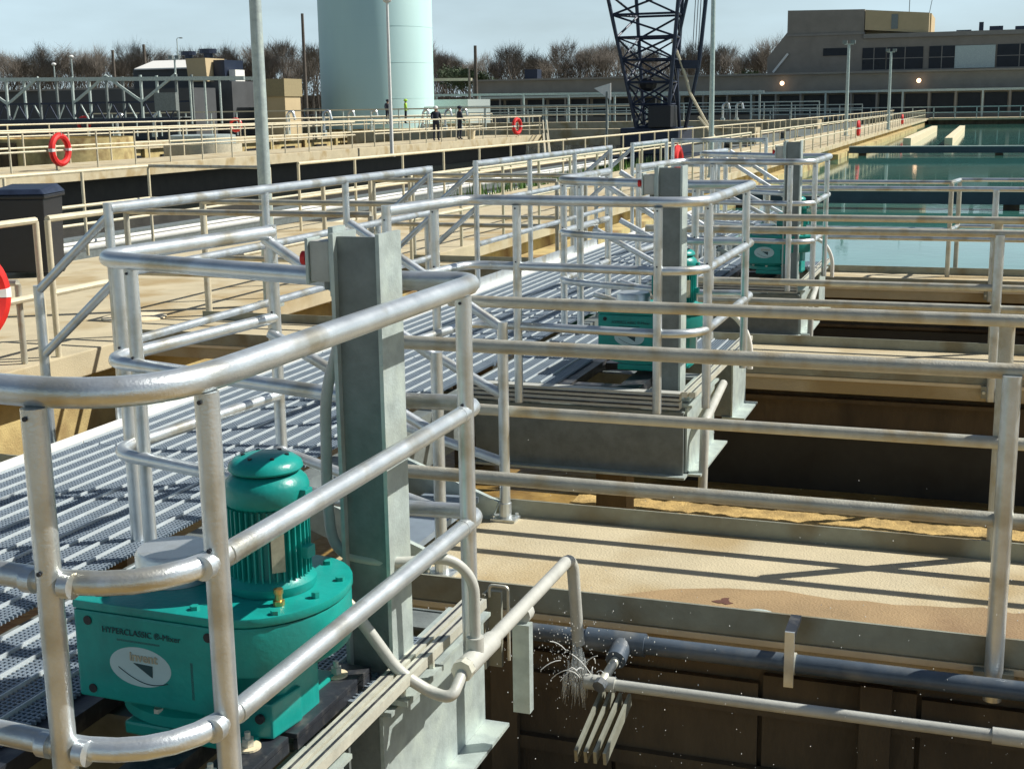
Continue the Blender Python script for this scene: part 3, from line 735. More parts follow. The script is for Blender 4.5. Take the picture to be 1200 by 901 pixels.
# black service pipe along the slab
t = thing('service_pipe', 'thick dark pipe clamped along the near edge of the first crosswalk', 'pipe')
MB().tube([(-1.88, 4.78, -.425), (-1.36, 4.78, -.425)], .036, 16).obj('pipe', PVC, t, smooth=True)
MB().tube([(-1.36, 4.78, -.425), (9, 4.78, -.425)], .036, 16).obj('pipe', PVC, t, smooth=True)
MB().tube([(-1.40, 4.78, -.425), (-1.16, 4.78, -.425)], .046, 16).obj('tee', PVC, t, smooth=True)
MB().tube([(-1.25, 4.78, -.425), (-1.25, 4.66, -.45)], .04, 14).obj('tee_outlet', PVC, t, smooth=True)
MB().tube([(-1.25, 4.66, -.45), (-1.27, 4.52, -.49)], .018, 12).obj('nipple', ZINC, t, smooth=True)
MB().tube([(-1.268, 4.53, -.487), (-1.273, 4.50, -.495)], .026, 8).obj('nozzle_ring', PVC, t)
for x in (-.595, 1.2, 3.2):
    h = MB().box(x - .018, x + .018, 4.725, 4.735, -.50, -.28).obj('clamp', ALU, t)
    MB().tube([(x - .02, 4.78, -.425), (x + .02, 4.78, -.425)], .042, 16).obj('clamp_band', ZINC, h, smooth=True)
    MB().box(x - .02, x + .02, 4.735, 4.91, -.30, -.28).obj('clamp_arm', BLKST, h)

t = thing('spray_pipe', 'thin pale water pipe running right from the spraying fitting', 'pipe')
MB().tube([(-1.30, 4.55, -.50), (1.0, 4.55, -.50)], .022, 12).obj('pipe', GPVC, t, smooth=True)
MB().tube([(.13, 4.55, -.50), (.24, 4.55, -.50)], .03, 12).obj('coupling', GPVC, t, smooth=True)
MB().tube([(-1.34, 4.55, -.50), (-1.22, 4.55, -.50)], .03, 12).obj('fitting', GPVC, t, smooth=True)
MB().tube([(.26, 4.55, -.50), (.26, 4.55, -1.3)], .018, 10).obj('down_pipe', GALV, t, smooth=True)

for i, (x, lab) in enumerate(((-1.285, 'left bundle of galvanised struts hanging under the spray'), (-1.205, 'right bundle of galvanised struts hanging under the spray'))):
    t = thing('strut_bracket', lab, 'bracket', 'galvanised strut arms under the spray')
    for j in range(2):
        xx = x + j * .036
        MB().bar((xx, 4.62 - .05 * i, -.56), (xx, 4.24 - .03 * i, -.65 + .02 * i), .012, .05).obj('strut', TOE, t)

# ---- the leaking spray
SPR = mat('water_spray', (.85, .88, .86), .12, 0, .03, 20, spec=.8)
mb = MB(); c0 = Vector((-1.40, 4.62, -.46))
rs = random.Random(3)
for i in range(360):
    a = rs.uniform(0, 2 * pi); q = abs(rs.gauss(0, .18)); x = c0.x + q * cos(a) * 1.5 - .03; y = c0.y - .04 + .3 * q * sin(a)
    z = c0.z + rs.gauss(.0, .10) + .06
    r = rs.choice((.0009, .0012, .0016, .0022))
    mb.ellipsoid((x, y, z), r, r, r * rs.uniform(1, 2.2), 5, 4)
for i in range(230):
    x = rs.uniform(-1.9, .4); y = rs.uniform(3.9, 4.9); z = rs.uniform(-.9, .35) if rs.random() < .7 else rs.uniform(-.9, -.3)
    r = rs.choice((.0012, .0016, .002)); mb.ellipsoid((x, y, z), r, r, r, 5, 4)
for i in range(13):   # arcs of thrown water
    vx = rs.uniform(-.9, .9); vz = rs.uniform(.6, 1.6); vy = rs.uniform(-.5, .1); pts = []
    p = Vector((-1.31, 4.55, -.49)) + Vector((rs.uniform(-.06, .02), 0, rs.uniform(-.02, .04)))
    t0 = rs.uniform(0, .1)
    for s_ in range(5):
        tt = t0 + s_ * .022; pts.append(p + Vector((vx * tt, vy * tt, vz * tt - 4.9 * tt * tt)))
    mb.tube(pts, .0018, 5)
o = mb.obj('water_spray', SPR, None, smooth=True); o['kind'] = 'stuff'; o['label'] = 'fine water droplets thrown up by the leaking fitting'
gl = bpy.data.materials.new('sheet_of_water'); gl.use_nodes = True
b = gl.node_tree.nodes['Principled BSDF']; b.inputs['Base Color'].default_value = (.75, .8, .8, 1); b.inputs['Alpha'].default_value = .28; b.inputs['Roughness'].default_value = .15
mb = MB(); rs = random.Random(9)
for i in range(150):
    a = rs.uniform(0, 2 * pi); q = rs.random() ** .7; z0 = rs.uniform(-.56, -.38); l = rs.uniform(.03, .12); sp = .016 + .045 * min(1, (-.38 - z0) / .18)
    x = -1.405 + q * sp * cos(a); y = 4.65 + q * sp * sin(a)
    mb.tube([(x, y, z0), (x + .1 * l * cos(a), y + .1 * l * sin(a), z0 - l)], rs.uniform(.0015, .0045), 5, True, .001)
o = mb.obj('falling_water', gl, None, smooth=True); o['kind'] = 'stuff'; o['label'] = 'broken stream of water falling below the drain pipe'

# foam on the brown liquor
FOAMY = mat('yellow_foam_mat', (.46, .32, .12), .95, 0, .34, 11, 1.0, 55, (.30, .20, .07), stain=2.5)
gv = []; gf = []; NX, NY = 260, 70
for j in range(NY + 1):
    for i in range(NX + 1):
        x = -2.9 + 12.0 * i / NX; y = 6.15 + 4.05 * j / NY
        h = .008 * noise.noise(Vector((x * 2.3, y * 2.3, 0))) + .012 * noise.noise(Vector((x * 7, y * 7, 4))) + .012 * noise.noise(Vector((x * 17, y * 17, 9)))
        gv.append((x, y, -1.345 + h + (.0 if y < 9.9 else -.02)))
for j in range(NY):
    for i in range(NX):
        a = j * (NX + 1) + i; gf.append((a, a + 1, a + NX + 2, a + NX + 1))
fm = MB().add(gv, gf).obj('foam_mat', FOAMY, None, smooth=True); fm['kind'] = 'stuff'; fm['label'] = 'rough yellow foam floating between the first two crosswalks'
mb = MB(); rs = random.Random(11)
for i in range(700):
    x = rs.uniform(-2.8, 6); y = 6.2 + abs(rs.gauss(0, 1.0)) + (.6 if rs.random() < .2 else 0)
    if y > 11: continue
    r = rs.uniform(.008, .022); mb.ellipsoid((x, y, -1.33), r * 1.4, r, r * .35, 6, 4)
for i in range(1500):
    x = rs.uniform(-2.8, 8); y = rs.uniform(6.4, 16.6); r = rs.uniform(.004, .011)
    mb.ellipsoid((x, y, -1.36), r, r, r * .5, 5, 4)
o = mb.obj('foam', FOAM, None, smooth=True); o['kind'] = 'stuff'; o['label'] = 'tan foam flecks floating on the brown water'

# manhole discs on the decks
def disc(lab, x, y, z, r, m):
    t = thing('cover_plate', lab, 'cover plate', 'round cover plates on the decks', (x, y, z))
    MB().lathe((0, 0, 0), [(r, 0), (r, .012), (r * .85, .02), (r * .3, .022)], 28).obj('lid', m, t, smooth=True)
    MB().tube([(0, 0, .02), (0, 0, .035)], .012, 8).obj('knob', ZINC, t)
disc('round grey cover plate at the near edge of the first crosswalk', -.765, 5.06, CWZ + .001, .085, GALV)
disc('round pale cover plate on the tan deck behind the left stair', -8.1, 11.3, CWZ + .001, .32, CURB)

# ------------------------------------------------------------------ bin, life rings
def wheelie(lab, x, y, rz):
    t = thing('waste_bin', lab, 'bin', None, (x, y, CWZ), rz)
    MB().add([(-.31, -.34, .06), (.31, -.34, .06), (.31, .34, .06), (-.31, .34, .06), (-.34, -.38, 1.0), (.34, -.38, 1.0), (.34, .38, 1.0), (-.34, .38, 1.0)],
             [(0, 3, 2, 1), (4, 5, 6, 7), (0, 1, 5, 4), (1, 2, 6, 5), (2, 3, 7, 6), (3, 0, 4, 7)]).obj('body', BLK, t, bevel=.02)
    MB().box(-.37, .37, -.41, .41, 1.0, 1.05).obj('rim', BLK, t, bevel=.015)
    MB().add([(-.38, -.42, 1.055), (.38, -.42, 1.055), (.38, .42, 1.055), (-.38, .42, 1.055), (-.30, -.34, 1.12), (.30, -.34, 1.12), (.30, .34, 1.16), (-.30, .34, 1.16)],
             [(0, 3, 2, 1), (4, 5, 6, 7), (0, 1, 5, 4), (1, 2, 6, 5), (2, 3, 7, 6), (3, 0, 4, 7)]).obj('lid', NAVY, t, bevel=.02)
    MB().tube([(-.25, .46, 1.02), (.25, .46, 1.02)], .018, 8).obj('handle', BLK, t)
    for dx in (-.28, .28): MB().tube([(dx - .03, .3, .11), (dx + .03, .3, .11)], .11, 18).obj('wheel', BLK, t)
wheelie('tall black wheeled bin with closed lid at the left edge of the deck', -11.7, 14.2, .35)

def torus_band(mb, R, r, a0, a1, n=10, m=8):
    pts = [(R * cos(a0 + (a1 - a0) * i / n), 0, R * sin(a0 + (a1 - a0) * i / n)) for i in range(n + 1)]
    mb.tube(pts, r, m, True); return mb
def life_ring(lab, x, y, z, rz, R=.30, r=.07, fat=1.0):
    t = thing('life_ring', lab, 'life ring', 'red life rings hung on the railings', (x, y, z), rz)
    for i in range(4):
        torus_band(MB(), R, r, i * pi / 2 + .1, (i + 1) * pi / 2 - .1).obj('red_quarter', RED, t, smooth=True)
        torus_band(MB(), R, r * 1.04, i * pi / 2 - .1, i * pi / 2 + .1, 4).obj('white_band', RED if i % 2 else WHITE, t, smooth=True)
    MB().tube([(0, -.09, R + .02), (0, -.09, R + .14)], .012, 6).obj('hook', GALV, t)
life_ring('red life ring at the very left edge above the stair', -7.55, 8.3, .26, pi / 2 - .3, .34, .085)
life_ring('red life ring on the far walkway railing at the left', -26.85, 34.3, .62, pi / 2 + .05, .42, .10)
life_ring('red life ring hanging right of the crane on the main deck rail', -7.38, 33.5, .28, pi / 2, .33, .09)
life_ring('small red life ring half way along the far deck rail', -7.38, 84, .2, pi / 2, .38, .10)
life_ring('tiny red life ring near the far end of the deck rail', -7.38, 128, .2, pi / 2, .36, .10)
life_ring('red life ring on the far walkway rail right of the two workers', -26.85, 77, .62, pi / 2 - .2, .42, .11)
life_ring('red and white life ring behind the right end of the truss bridge', -45.4, 75.5, .9, .1, .36, .10)
life_ring('red life ring behind the left half of the truss bridge', -57, 75.5, 1.1, .1, .40, .12)

# ------------------------------------------------------------------ pipe gallery left of the main deck, shade put into dark wall and floor colours
for i, (x, z, r, m, lab) in enumerate(((-14.0, -.86, .05, CREAM, 'upper cream pipe in the pipe gallery'), (-14.6, -.50, .035, WHITE, 'thin white pipe in the pipe gallery'), (-15.0, -.62, .10, WHITE, 'thick white pipe in the pipe gallery'), (-12.75, -.80, .035, GALV, 'slim grey pipe close to the deck edge'), (-15.5, -.30, .03, CREAM, 'slim cream pipe set high'),
                                     (-13.45, -.92, .05, GALV, 'lowest cream pipe in the pipe gallery'))):
    o = MB().tube([(x, 6, z), (x, 60, z)], r, 10).obj('gallery_pipe', m, None, smooth=True); tag(o, lab + ' left of the main deck', 'pipe', 'pipes along the left of the main deck')
struct('channel_wall', MB().box(-16.2, -15.9, -2, 180, -3, -.60), GALVD)
struct('channel_wall', MB().box(-20.7, -20.5, -2, 180, -3, -.95), WETSHADE)
struct('gallery_shade_floor', MB().box(-20.49, -16.21, -2, 180, -1.6, -1.15), WETSHADE)  # floor added over the reflecting water so the gallery stays dark
struct('gallery_shade_floor', MB().box(-15.89, -12.3, 2, 100, -1.6, -1.0), WETSHADE)  # added dark sheet, the shadowed trough put into its colour
struct('channel_wall', MB().box(-14.95, -14.6, -2, 180, -3, -.92), GALVD)
mb = MB(); rs = random.Random(5)
for i in range(900):
    y = rs.uniform(34, 60); x = -12.6 - rs.random() * 1.6
    h = rs.uniform(.1, .34); a = rs.uniform(0, pi)
    mb.add([(x, y, -.95), (x + .06 * cos(a), y + .06 * sin(a), -.95), (x + rs.uniform(-.1, .1), y + rs.uniform(-.1, .1), -.95 + h * 1.9)], [(0, 1, 2)])
o = mb.obj('weeds', GRASS, None); o['kind'] = 'stuff'; o['label'] = 'bright green weeds growing in the channel'

# ------------------------------------------------------------------ far walkway with workers
struct('walkway', MB().box(-30.7, -26.9, 10, 82, -.38, 0.0), SAND, bevel=.02)
struct('wall', MB().box(-30.3, -27.9, 10, 81.7, -3.1, -.384), WETSHADE)  # overhang shade put into the colour of this dark stained wall
G2 = 'cream guard rails of the far walkway'
deck_rail('front guard rail of the far walkway, left half', -26.95, 26, 55, 1.17, .6, -.3, 2.05, CREAM, G2, .032)
deck_rail('front guard rail of the far walkway, right half with the workers', -26.95, 57.05, 82, 1.17, .6, -.3, 2.05, CREAM, G2, .034)
deck_rail('rear guard rail of the far walkway', -30.6, 30, 81, 1.17, .6, -.1, 2.4, CREAM, G2, .034)
t = thing('stair', 'pale stair going down from the right end of the far walkway', 'stair')
for y in (82.2, 83.0):
    MB().bar((-26.9, y, .9), (-21.5, y - 16, -1.0), .05, .05).obj('hand_rail', CREAM, t)
    MB().bar((-26.9, y, .0), (-21.5, y - 16, -1.5), .05, .16).obj('stringer', CREAM, t)
# second deck beyond, with round tank and openings
struct('walkway', MB().box(-47, -43.5, 30, 120, -.2, .12), SAND)
ow = struct('wall', MB().box(-46.8, -43.7, 30, 119, -1.9, -.204), SANDW)
for j in range(16):
    y = 46 + j * 4.6
    MB().box(-43.68, -43.55, y, y + (1.6 if j % 3 else 2.6), -1.5, -.55).obj('opening', BLK, ow)
    MB().box(-43.69, -43.5, y + 2.9, y + 3.2, -1.9, -.21).obj('buttress', SANDW, ow)
deck_rail('guard rail along the second far deck behind the workers', -43.6, 46, 118, 1.25, .7, .1, 3.0, CREAM, 'guard rails of the second far deck', .04)
t = thing('round_tank', 'ochre round concrete tank end behind the left life ring', 'tank', None, (-40.5, 52, -1.3))
MB().lathe((0, 0, 0), [(3.2, -1), (3.2, 1.95), (3.0, 1.95), (3.0, 1.6)], 36).obj('shell', SANDW, t, smooth=True)
MB().box(-3.0, .0, -3.3, -3.15, -1, 1.8).obj('buttress', BROWN, t)
t = thing('settling_trough', 'pale half round settling trough with grey top behind the far walkway', 'trough', None, (-38.4, 60.5, -.75))
MB().lathe((0, 0, 0), [(2.0, -.2), (2.0, .85), (1.9, .85), (1.9, .6)], 30).obj('shell', CREAM, t, smooth=True)
MB().lathe((0, 0, .87), [(1.7, 0), (1.7, .42), (1.5, .46)], 30).obj('cover', GALV, t, smooth=True)
for j in range(9):
    o = MB().box(-39.2 + .0, -38.6, 45.2 + j * 1.15, 45.9 + j * 1.15, -.02, .02).obj('floor_mark', CURB, None)
    o.location = (-1.5, 0, -.9); tag(o, 'pale dash on the dark channel floor by the round tank', 'marking', 'pale dashes on the dark channel floor')

# truss bridge
def truss():
    t = thing('truss_bridge', 'grey steel truss bridge with diagonals over the far tanks at the left', 'truss bridge', None, (0, 75, 0))
    x0, x1, zt, zb = -68, -44.3, 4.15, 1.3
    for dy in (0, 1.8):
        MB().bar((x0, dy, zt + .02), (x1 - (0 if dy == 0 else 0), dy, zt - .35), .18, .22).obj('top_chord', GALV, t)
        MB().bar((x0, dy, zb), (x1 - 5, dy, zb), .2, .22).obj('bottom_chord', NAVY, t)
        MB().bar((x0, dy, zb + 1.15), (x1 - 5, dy, zb + 1.15), .1, .12).obj('middle_chord', NAVY, t)
        n = 8
        for i in range(n):
            x = x0 + (x1 - 5 - x0) * i / (n - 1)
            MB().bar((x, dy, zb), (x, dy, zt), .14, .14).obj('upright', GALVD if i % 2 else GALV, t)
            if i < n - 1 and dy == 0 and i % 4 != 3:
                xn = x0 + (x1 - 5 - x0) * (i + 1) / (n - 1)
                a, b_ = ((x, zt), (xn, zb + 1.15)) if i % 2 else ((x, zb + 1.15), (xn, zt))
                MB().bar((a[0], dy, a[1]), (b_[0], dy, b_[1]), .12, .16).obj('diagonal', GALV, t)
        m = 30 if dy == 0 else 1
        for i in range(m):
            xa = x0 + (x1 - 5 - x0) * i / m; xb = x0 + (x1 - 5 - x0) * (i + 1) / m
            a, b_ = (zb, zb + 1.1) if i % 2 else (zb + 1.1, zb)
            if dy: continue
            MB().bar((xa, dy, a), (xb, dy, b_), .07, .07).obj('lattice_bar', NAVY if i % 3 else GALV, t)
    for i in range(3):
        MB().bar((x1 - 1.8 - i * 1.1, 0, 1.0), (x1 - 1.8 - i * 1.1, 0, zt - .4), .1, .1).obj('hanger', GALV, t)
    MB().box(-50.8, -49.2, -.35, -.1, 1.85, 3.0).obj('cabinet', GALVD, t)
    MB().box(x0, x1 - 5, .1, 1.7, zb + .1, zb + .16).obj('deck', GALVD, t)
truss()
# fence lines and machinery on the far tanks
for i, (ya, xa, xb, zt, lab) in enumerate(((88, -66, -22, 1.75, 'grey rail fence across the far tanks left of the crane'), (112, -60, -13, 1.9, 'pale rail fence behind the crane'), (140, -52, -12, 1.6, 'farthest pale rail fence in front of the low building'))):
    t = thing('rail_fence', lab, 'fence', 'rail fences across the far tanks')
    for z in (zt, zt - .55): MB().bar((xa, ya, z), (xb, ya, z), .09, .09).obj('rail', GALV if i else CREAM, t)
    n = int((xb - xa) / 2.2)
    for j in range(n + 1): MB().box(-.04, .04, -.04, .04, 0, zt).obj('post', GALV, t, loc=(xa + (xb - xa) * j / n, ya, 0))
struct('walkway', MB().box(-60, -13, 111.5, 114, -.3, .45), SAND)
struct('walkway', MB().box(-43, -14, 86.5, 88.5, -.8, .25), SAND)
rs = random.Random(21)
for i, (x, y) in enumerate(((-60.5, 84), (-58, 85), (-45.8, 83), (-43, 83), (-52.5, 106), (-50.3, 106), (-44.6, 104), (-42.6, 104), (-41.2, 104), (-22, 118), (-20.8, 118))):
    t = thing('vent_pipe', f'{["bent pale vent pipe", "white gooseneck vent pipe", "small hooked vent pipe"][i % 3]} {["left of the truss", "over the left tanks", "under the truss end", "beside the truss end", "left of the lamp pole at the big tank", "right of the lamp pole at the big tank", "left of three behind the workers", "middle of three behind the workers", "right of three behind the workers", "left one right of the crane", "right one right of the crane"][i]}', 'vent pipe', 'gooseneck vent pipes on the far tanks', (x, y, 0 if y < 110 else .2)); t.scale = (.8, .8, .8)
    MB().tube(fillet([(0, 0, 0), (0, 0, 1.9), (.55, 0, 2.2), (.75, 0, 1.4)], .3), .13, 8).obj('pipe', ALU, t, smooth=True)
    MB().tube([(0, 0, 0), (0, 0, .5)], .26, 8).obj('base', GALV, t)
t = thing('warning_flag', 'small white triangular sign on a dark post left of the crane', 'sign', None, (-15.17, 55, 0))
MB().tube([(0, 0, -.5), (0, 0, 2.3)], .05, 8).obj('post', GALVD, t)
MB().prism([(-.55, 2.45), (.18, 2.3 + .35), (.18, 1.95)], -.02, .02, 'y').obj('panel', WHITE, t)

# ------------------------------------------------------------------ people
def person(lab, x, y, z, rz, jacket, helmet, h=1.78, legs=CLOTH, lean=0, arm=.0):
    t = thing('person', lab, 'person', 'workers on the far walkways', (x, y, z), rz)
    s = h / 1.78
    V = [(0, 0, .98), (0, .0, 1.15), (0, 0, 1.32), (0, 0, 1.46), (0, 0, 1.53), (0, -.01, 1.60), (0, -.01, 1.71),
         (-.20, 0, 1.43), (-.25, -.05 - arm, 1.16), (-.20, -.22 - arm, .98 + arm), (.20, 0, 1.43), (.26, .02, 1.15), (.24, -.1, .90),
         (-.10, 0, .93), (-.11, -.02, .50), (-.12, .03, .08), (-.12, -.12, .03), (.10, 0, .93), (.13, .03, .50), (.14, .09, .08), (.14, -.06, .03)]
    E = [(0, 1), (1, 2), (2, 3), (3, 4), (4, 5), (5, 6), (3, 7), (7, 8), (8, 9), (3, 10), (10, 11), (11, 12), (0, 13), (13, 14), (14, 15), (15, 16), (0, 17), (17, 18), (18, 19), (19, 20)]
    R = [.155, .15, .17, .12, .06, .095, .085, .085, .062, .045, .085, .062, .045, .10, .07, .05, .045, .10, .07, .05, .045]
    me = bpy.data.meshes.new('body'); me.from_pydata([(a * s, b * s, c * s) for a, b, c in V], E, [])
    o = put('body', me, t)
    sk = o.modifiers.new('skin', 'SKIN'); sk.use_smooth_shade = True
    for i, r in enumerate(R):
        me.skin_vertices[0].data[i].radius = (r * s * (1.0 if i not in (0, 1, 2) else 1.15), r * s * (.75 if i < 4 else 1))
    me.skin_vertices[0].data[0].use_root = True
    o.modifiers.new('sub', 'SUBSURF').levels = 1
    dg = bpy.context.evaluated_depsgraph_get(); m2 = bpy.data.meshes.new_from_object(o.evaluated_get(dg)); o.modifiers.clear(); o.data = m2
    for mm in (jacket, SKIND, legs): m2.materials.append(mm)
    for p in m2.polygons:
        c = p.center
        p.material_index = 1 if c.z > 1.50 * s or (c.z < 1.0 * s and abs(c.x) > .18 * s and c.z > .8 * s) else (2 if c.z < .95 * s else 0)
        p.use_smooth = True
    MB().ellipsoid((0, -.01 * s, 1.71 * s), .125, .145, .10, 14, 8).obj('helmet', helmet, t, smooth=True)
    MB().lathe((0, -.03 * s, 1.675 * s), [(.155, 0), (.155, .012)], 16).obj('helmet_brim', helmet, t)
    return t
person('person in dark jacket and white helmet bending over the walkway', -28.4, 68.0, 0, .6, CLOTH, WHITE, 1.85, CLOTH, arm=.1)
person('person in dark clothes with red collar standing on the right', -28.2, 71.0, 0, 2.3, CLOTH, CLOTH, 1.85, CLOTH)
t = thing('bucket', 'pale bucket standing at the feet of the right worker', 'bucket', None, (-27.75, 71.6, 0))
MB().lathe((0, 0, .0), [(.2, 0), (.26, .62), (.24, .62)], 16).obj('body', CURB, t, smooth=True)
MB().tube([(-.24, 0, .6), (0, 0, .85), (.24, 0, .6)], .012, 6).obj('handle', GALV, t)
person('distant person in dark clothes before the big tank', -41.6, 90.5, .7, 1.0, CLOTH, CLOTH, 1.75)
person('distant person in yellow green vest beside the big tank', -40.3, 90.8, .7, 2.0, HIVIS, HIVIS, 1.75)

# ------------------------------------------------------------------ end wall and beams of the settled basin
struct('wall', MB().box(-7.2, 60, 181, 186, -3, -.55), BROWN)
struct('walkway', MB().box(-7.2, 60, 180.5, 189.9, -.546, -.3), SAND)
t = thing('rail_fence', 'long pale rail fence on the end wall below the concrete building', 'fence', 'rail fences across the far tanks')
for z in (1.1, .4): MB().bar((-30, 181, z), (60, 181, z), .12, .12).obj('rail', GALV, t)
for j in range(34): MB().box(-.06, .06, -.06, .06, -.3, 1.1).obj('post', GALV, t, loc=(-30 + j * 2.6, 181, 0))
for i, (y, x0, lab) in enumerate(((37, -7.0, 'nearer dark channel beam crossing the settled water'), (75, -7.05, 'farther dark channel beam crossing the settled water'))):
    t = thing('channel_beam', lab, 'channel beam', 'dark channel beams across the settled basin')
    MB().box(x0, 40, y, y + .5, -.98, -.66).obj('trough', PIPEB, t)
    MB().box(x0, 40, y - .04, y + .54, -.655, -.61).obj('lip', GALV, t)
    for j in range(6): MB().box(x0 + .5 + j * 7, x0 + .9 + j * 7, y + .05, y + .45, -3, -.985).obj('leg', BROWN, t)
for i, (x, lab) in enumerate(((-5.2, 'left of two pale weir walls near the far end of the basin'), (-2.6, 'right of two pale weir walls near the far end of the basin'))):
    o = MB().box(x, x + .5, 92, 140, -1.6, -.60).obj('weir_wall', CURB, None, bevel=.02); tag(o, lab, 'weir', 'pale weir walls in the settled basin')

# ------------------------------------------------------------------ big tank
t = thing('storage_tank', 'huge pale teal cylindrical tank rising out of the top of the photo', 'tank', None, (-52.9, 113, -.4))
MB().lathe((0, 0, 0), [(5.15, 0), (5.15, 16.5), (4.9, 17.2), (2.5, 18.3), (.2, 18.8)], 96).obj('shell', TANKP, t, smooth=True)
MB().lathe((0, 0, 0), [(5.4, 0), (5.4, .5)], 64).obj('footing', SANDW, t)
for j in range(5): MB().lathe((0, 0, 3.1 * (j + 1)), [(5.162, 0), (5.162, .035)], 96).obj('weld_seam', TANKP, t, smooth=True)

# ------------------------------------------------------------------ buildings
def windows(t, xs, y, z0, z1, panes=2):
    for (xa, xb) in xs:
        w_ = MB().box(xa, xb, y - .06, y + .2, z0, z1).obj('window', GLASS, t)
        MB().box(xa - .12, xb + .12, y - .16, y - .08, z0 - .15, z0).obj('sill', ROOFM, w_)
        for q in range(1, panes):
            xm = xa + (xb - xa) * q / panes
            MB().box(xm - .06, xm + .06, y - .14, y - .062, z0, z1).obj('mullion', ROOFM, w_)
        MB().box(xa, xb, y - .13, y - .0625, (z0 + z1) / 2 - .05, (z0 + z1) / 2 + .05).obj('transom', ROOFM, w_)
t = thing('concrete_building', 'large brown concrete building with dark ribbon windows at the upper right', 'building', None, (0, 0, 0))
MB().prism([(-30.9, -.4), (60, -.4), (60, 11.1), (-17.3, 11.1), (-17.3, 14.75), (-28.1, 14.95), (-28.1, 11.9), (-30.9, 8.4)], 200, 216, 'y').obj('wall', BLDG, t)
MB().box(-17.25, -8.3, 202, 215, 11.15, 14.0).obj('penthouse', BLDGT, t)
MB().prism([(-17.2, 11.9), (-8.5, 11.2), (-8.5, 13.95), (-17.2, 14.65)], 199.9, 201.9, 'y').obj('penthouse_wall', BLDGT, t)
MB().box(-28.2, -17.2, 199.8, 199.98, 11.3, 11.6).obj('cornice', ROOFM, t)
MB().box(-17.3, 60, 199.5, 199.98, 10.7, 11.3).obj('cornice', ROOFM, t)
MB().box(-31.0, 60, 199.6, 199.98, 5.9, 6.15).obj('string_course', ROOFM, t)
windows(t, ((-17.4, -14.2), (-14.0, -9.1), (-8.3, -4.9), (.7, 6.5), (7.2, 12)), 199.93, 6.35, 9.4)
MB().box(-4.85, .45, 199.8, 199.97, 6.3, 9.35).obj('blank_panel', GALV, t)
MB().box(-22.9, -19.4, 199.85, 199.97, 8.45, 9.5).obj('slit_window', GLASS, t)
MB().bar((-30.0, 199.8, 6.3), (-27.9, 199.8, 8.9), .2, .3).obj('stair_rail', WHITE, t)
for x, wd, h in ((-1.9, .6, 1.5), (-.5, 1.8, .9), (2.9, 2.6, .8), (-4.9, 2.0, .5)):
    MB().box(x, x + wd, 203, 205, 11.12, 11.12 + h).obj('roof_unit', NAVY if x > -3 else PIPEB, t)
MB().bar((-11.3, 201, 14.0), (-11.3, 201, 16.4), .1, .1).obj('antenna', GALVD, t)
MB().bar((-8.6, 201, 13.8), (-8.2, 201, 16.3), .08, .08).obj('antenna', GALVD, t)
MB().box(-13.6, -12.7, 199.8, 199.89, 11.9, 13.9).obj('door', GALVD, t)

LAMPG = mat('lit_globe', (1, .8, .6), .4, emit=(1.0, .62, .36, 3.2))
t = thing('low_wing', 'long low brown wing with flat roof behind the crane and below the concrete building', 'building', None, (0, 0, 0))
MB().box(-74, 60, 192, 199.4, -.4, 5.75).obj('wall', BLDG, t)
MB().box(-66, -64, 193, 195, 6.0, 7.4).obj('roof_vent', NAVY, t)
MB().box(-74.3, 60, 191.4, 199.5, 5.75, 6.0).obj('parapet', ROOFM, t)
MB().box(-73, 60, 189.6, 191.98, 3.15, 3.45).obj('canopy', GALV, t)
for j in range(36):
    xa = -72 + j * 3.4
    if xa > 42: break
    w_ = MB().box(xa, xa + 2.9, 191.85, 191.97, .4, 2.9).obj('window', GLASS, t)
    MB().box(xa - .35, xa - .1, 189.7, 189.95, -.4, 3.14).obj('pillar', GALV if j % 3 == 0 else ROOFM, t)
for x, lab in ((-27.4, 'left'), (-9.1, 'right')):
    l = thing('wall_lamp', f'glowing round lamp, {lab} one on the low wing', 'lamp', 'lit lamps on the low wing', (x, 191.2, 4.6))
    MB().ellipsoid((0, 0, 0), .30, .30, .30, 14, 10).obj('globe', LAMPG, l, smooth=True)
    MB().box(-.12, .12, .3, .5, -.12, .12).obj('bracket', NAVY, l)

t = thing('pipe_canopy', 'pale pipe canopy frame left of the low building', 'canopy', None, (0, 128, 0))
MB().bar((-58.2, 0, 3.15), (-20, 0, 2.9), .18, .22).obj('beam', GALV, t)
for j in range(9): MB().bar((-58 + j * 4.7, 0, 0), (-58 + j * 4.7, 0, 3.05), .16, .16).obj('post', GALV, t)
MB().bar((-57.6, 1, 4.75), (-49.8, 1, 4.65), .2, .28).obj('upper_beam', CREAM, t)

t = thing('shed', 'dark shed with bright white roof edge and tan end block at the left', 'building', None, (0, 0, 0))
MB().box(-70, -63.3, 100, 104.5, -.4, 5.5).obj('wall', BLDGD, t)
MB().prism([(99.6, 5.4), (99.6, 5.5), (102.5, 6.25), (104.5, 6.25), (104.5, 5.4)], -69.6, -63.4, 'x').obj('roof', WHITE, t)
MB().prism([(-63.2, 4.26), (-61.4, 4.26), (-61.5, 6.15), (-63.4, 6.15)], 98, 101, 'y').obj('end_block', BLDGT, t)
MB().box(-61.35, -60.3, 99, 102, 4.26, 6.0).obj('bay', NAVY, t)
MB().box(-60.2, -59.6, 99.5, 101, 4.26, 5.2).obj('stack', WHITE, t)
MB().box(-75, -60.5, 94.5, 98.9 - 1.2, -.4, 3.7).obj('lower_wing', BLDGD, t)
MB().lathe((-64.6, 103.5, 6.25), [(.4, 0), (.4, .5), (.75, .5), (.75, .9)], 14).obj('roof_fan', NAVY, t)
MB().lathe((-66.6, 103.5, 6.25), [(.35, 0), (.35, .4), (.65, .4), (.65, .75)], 14).obj('roof_fan', NAVY, t)
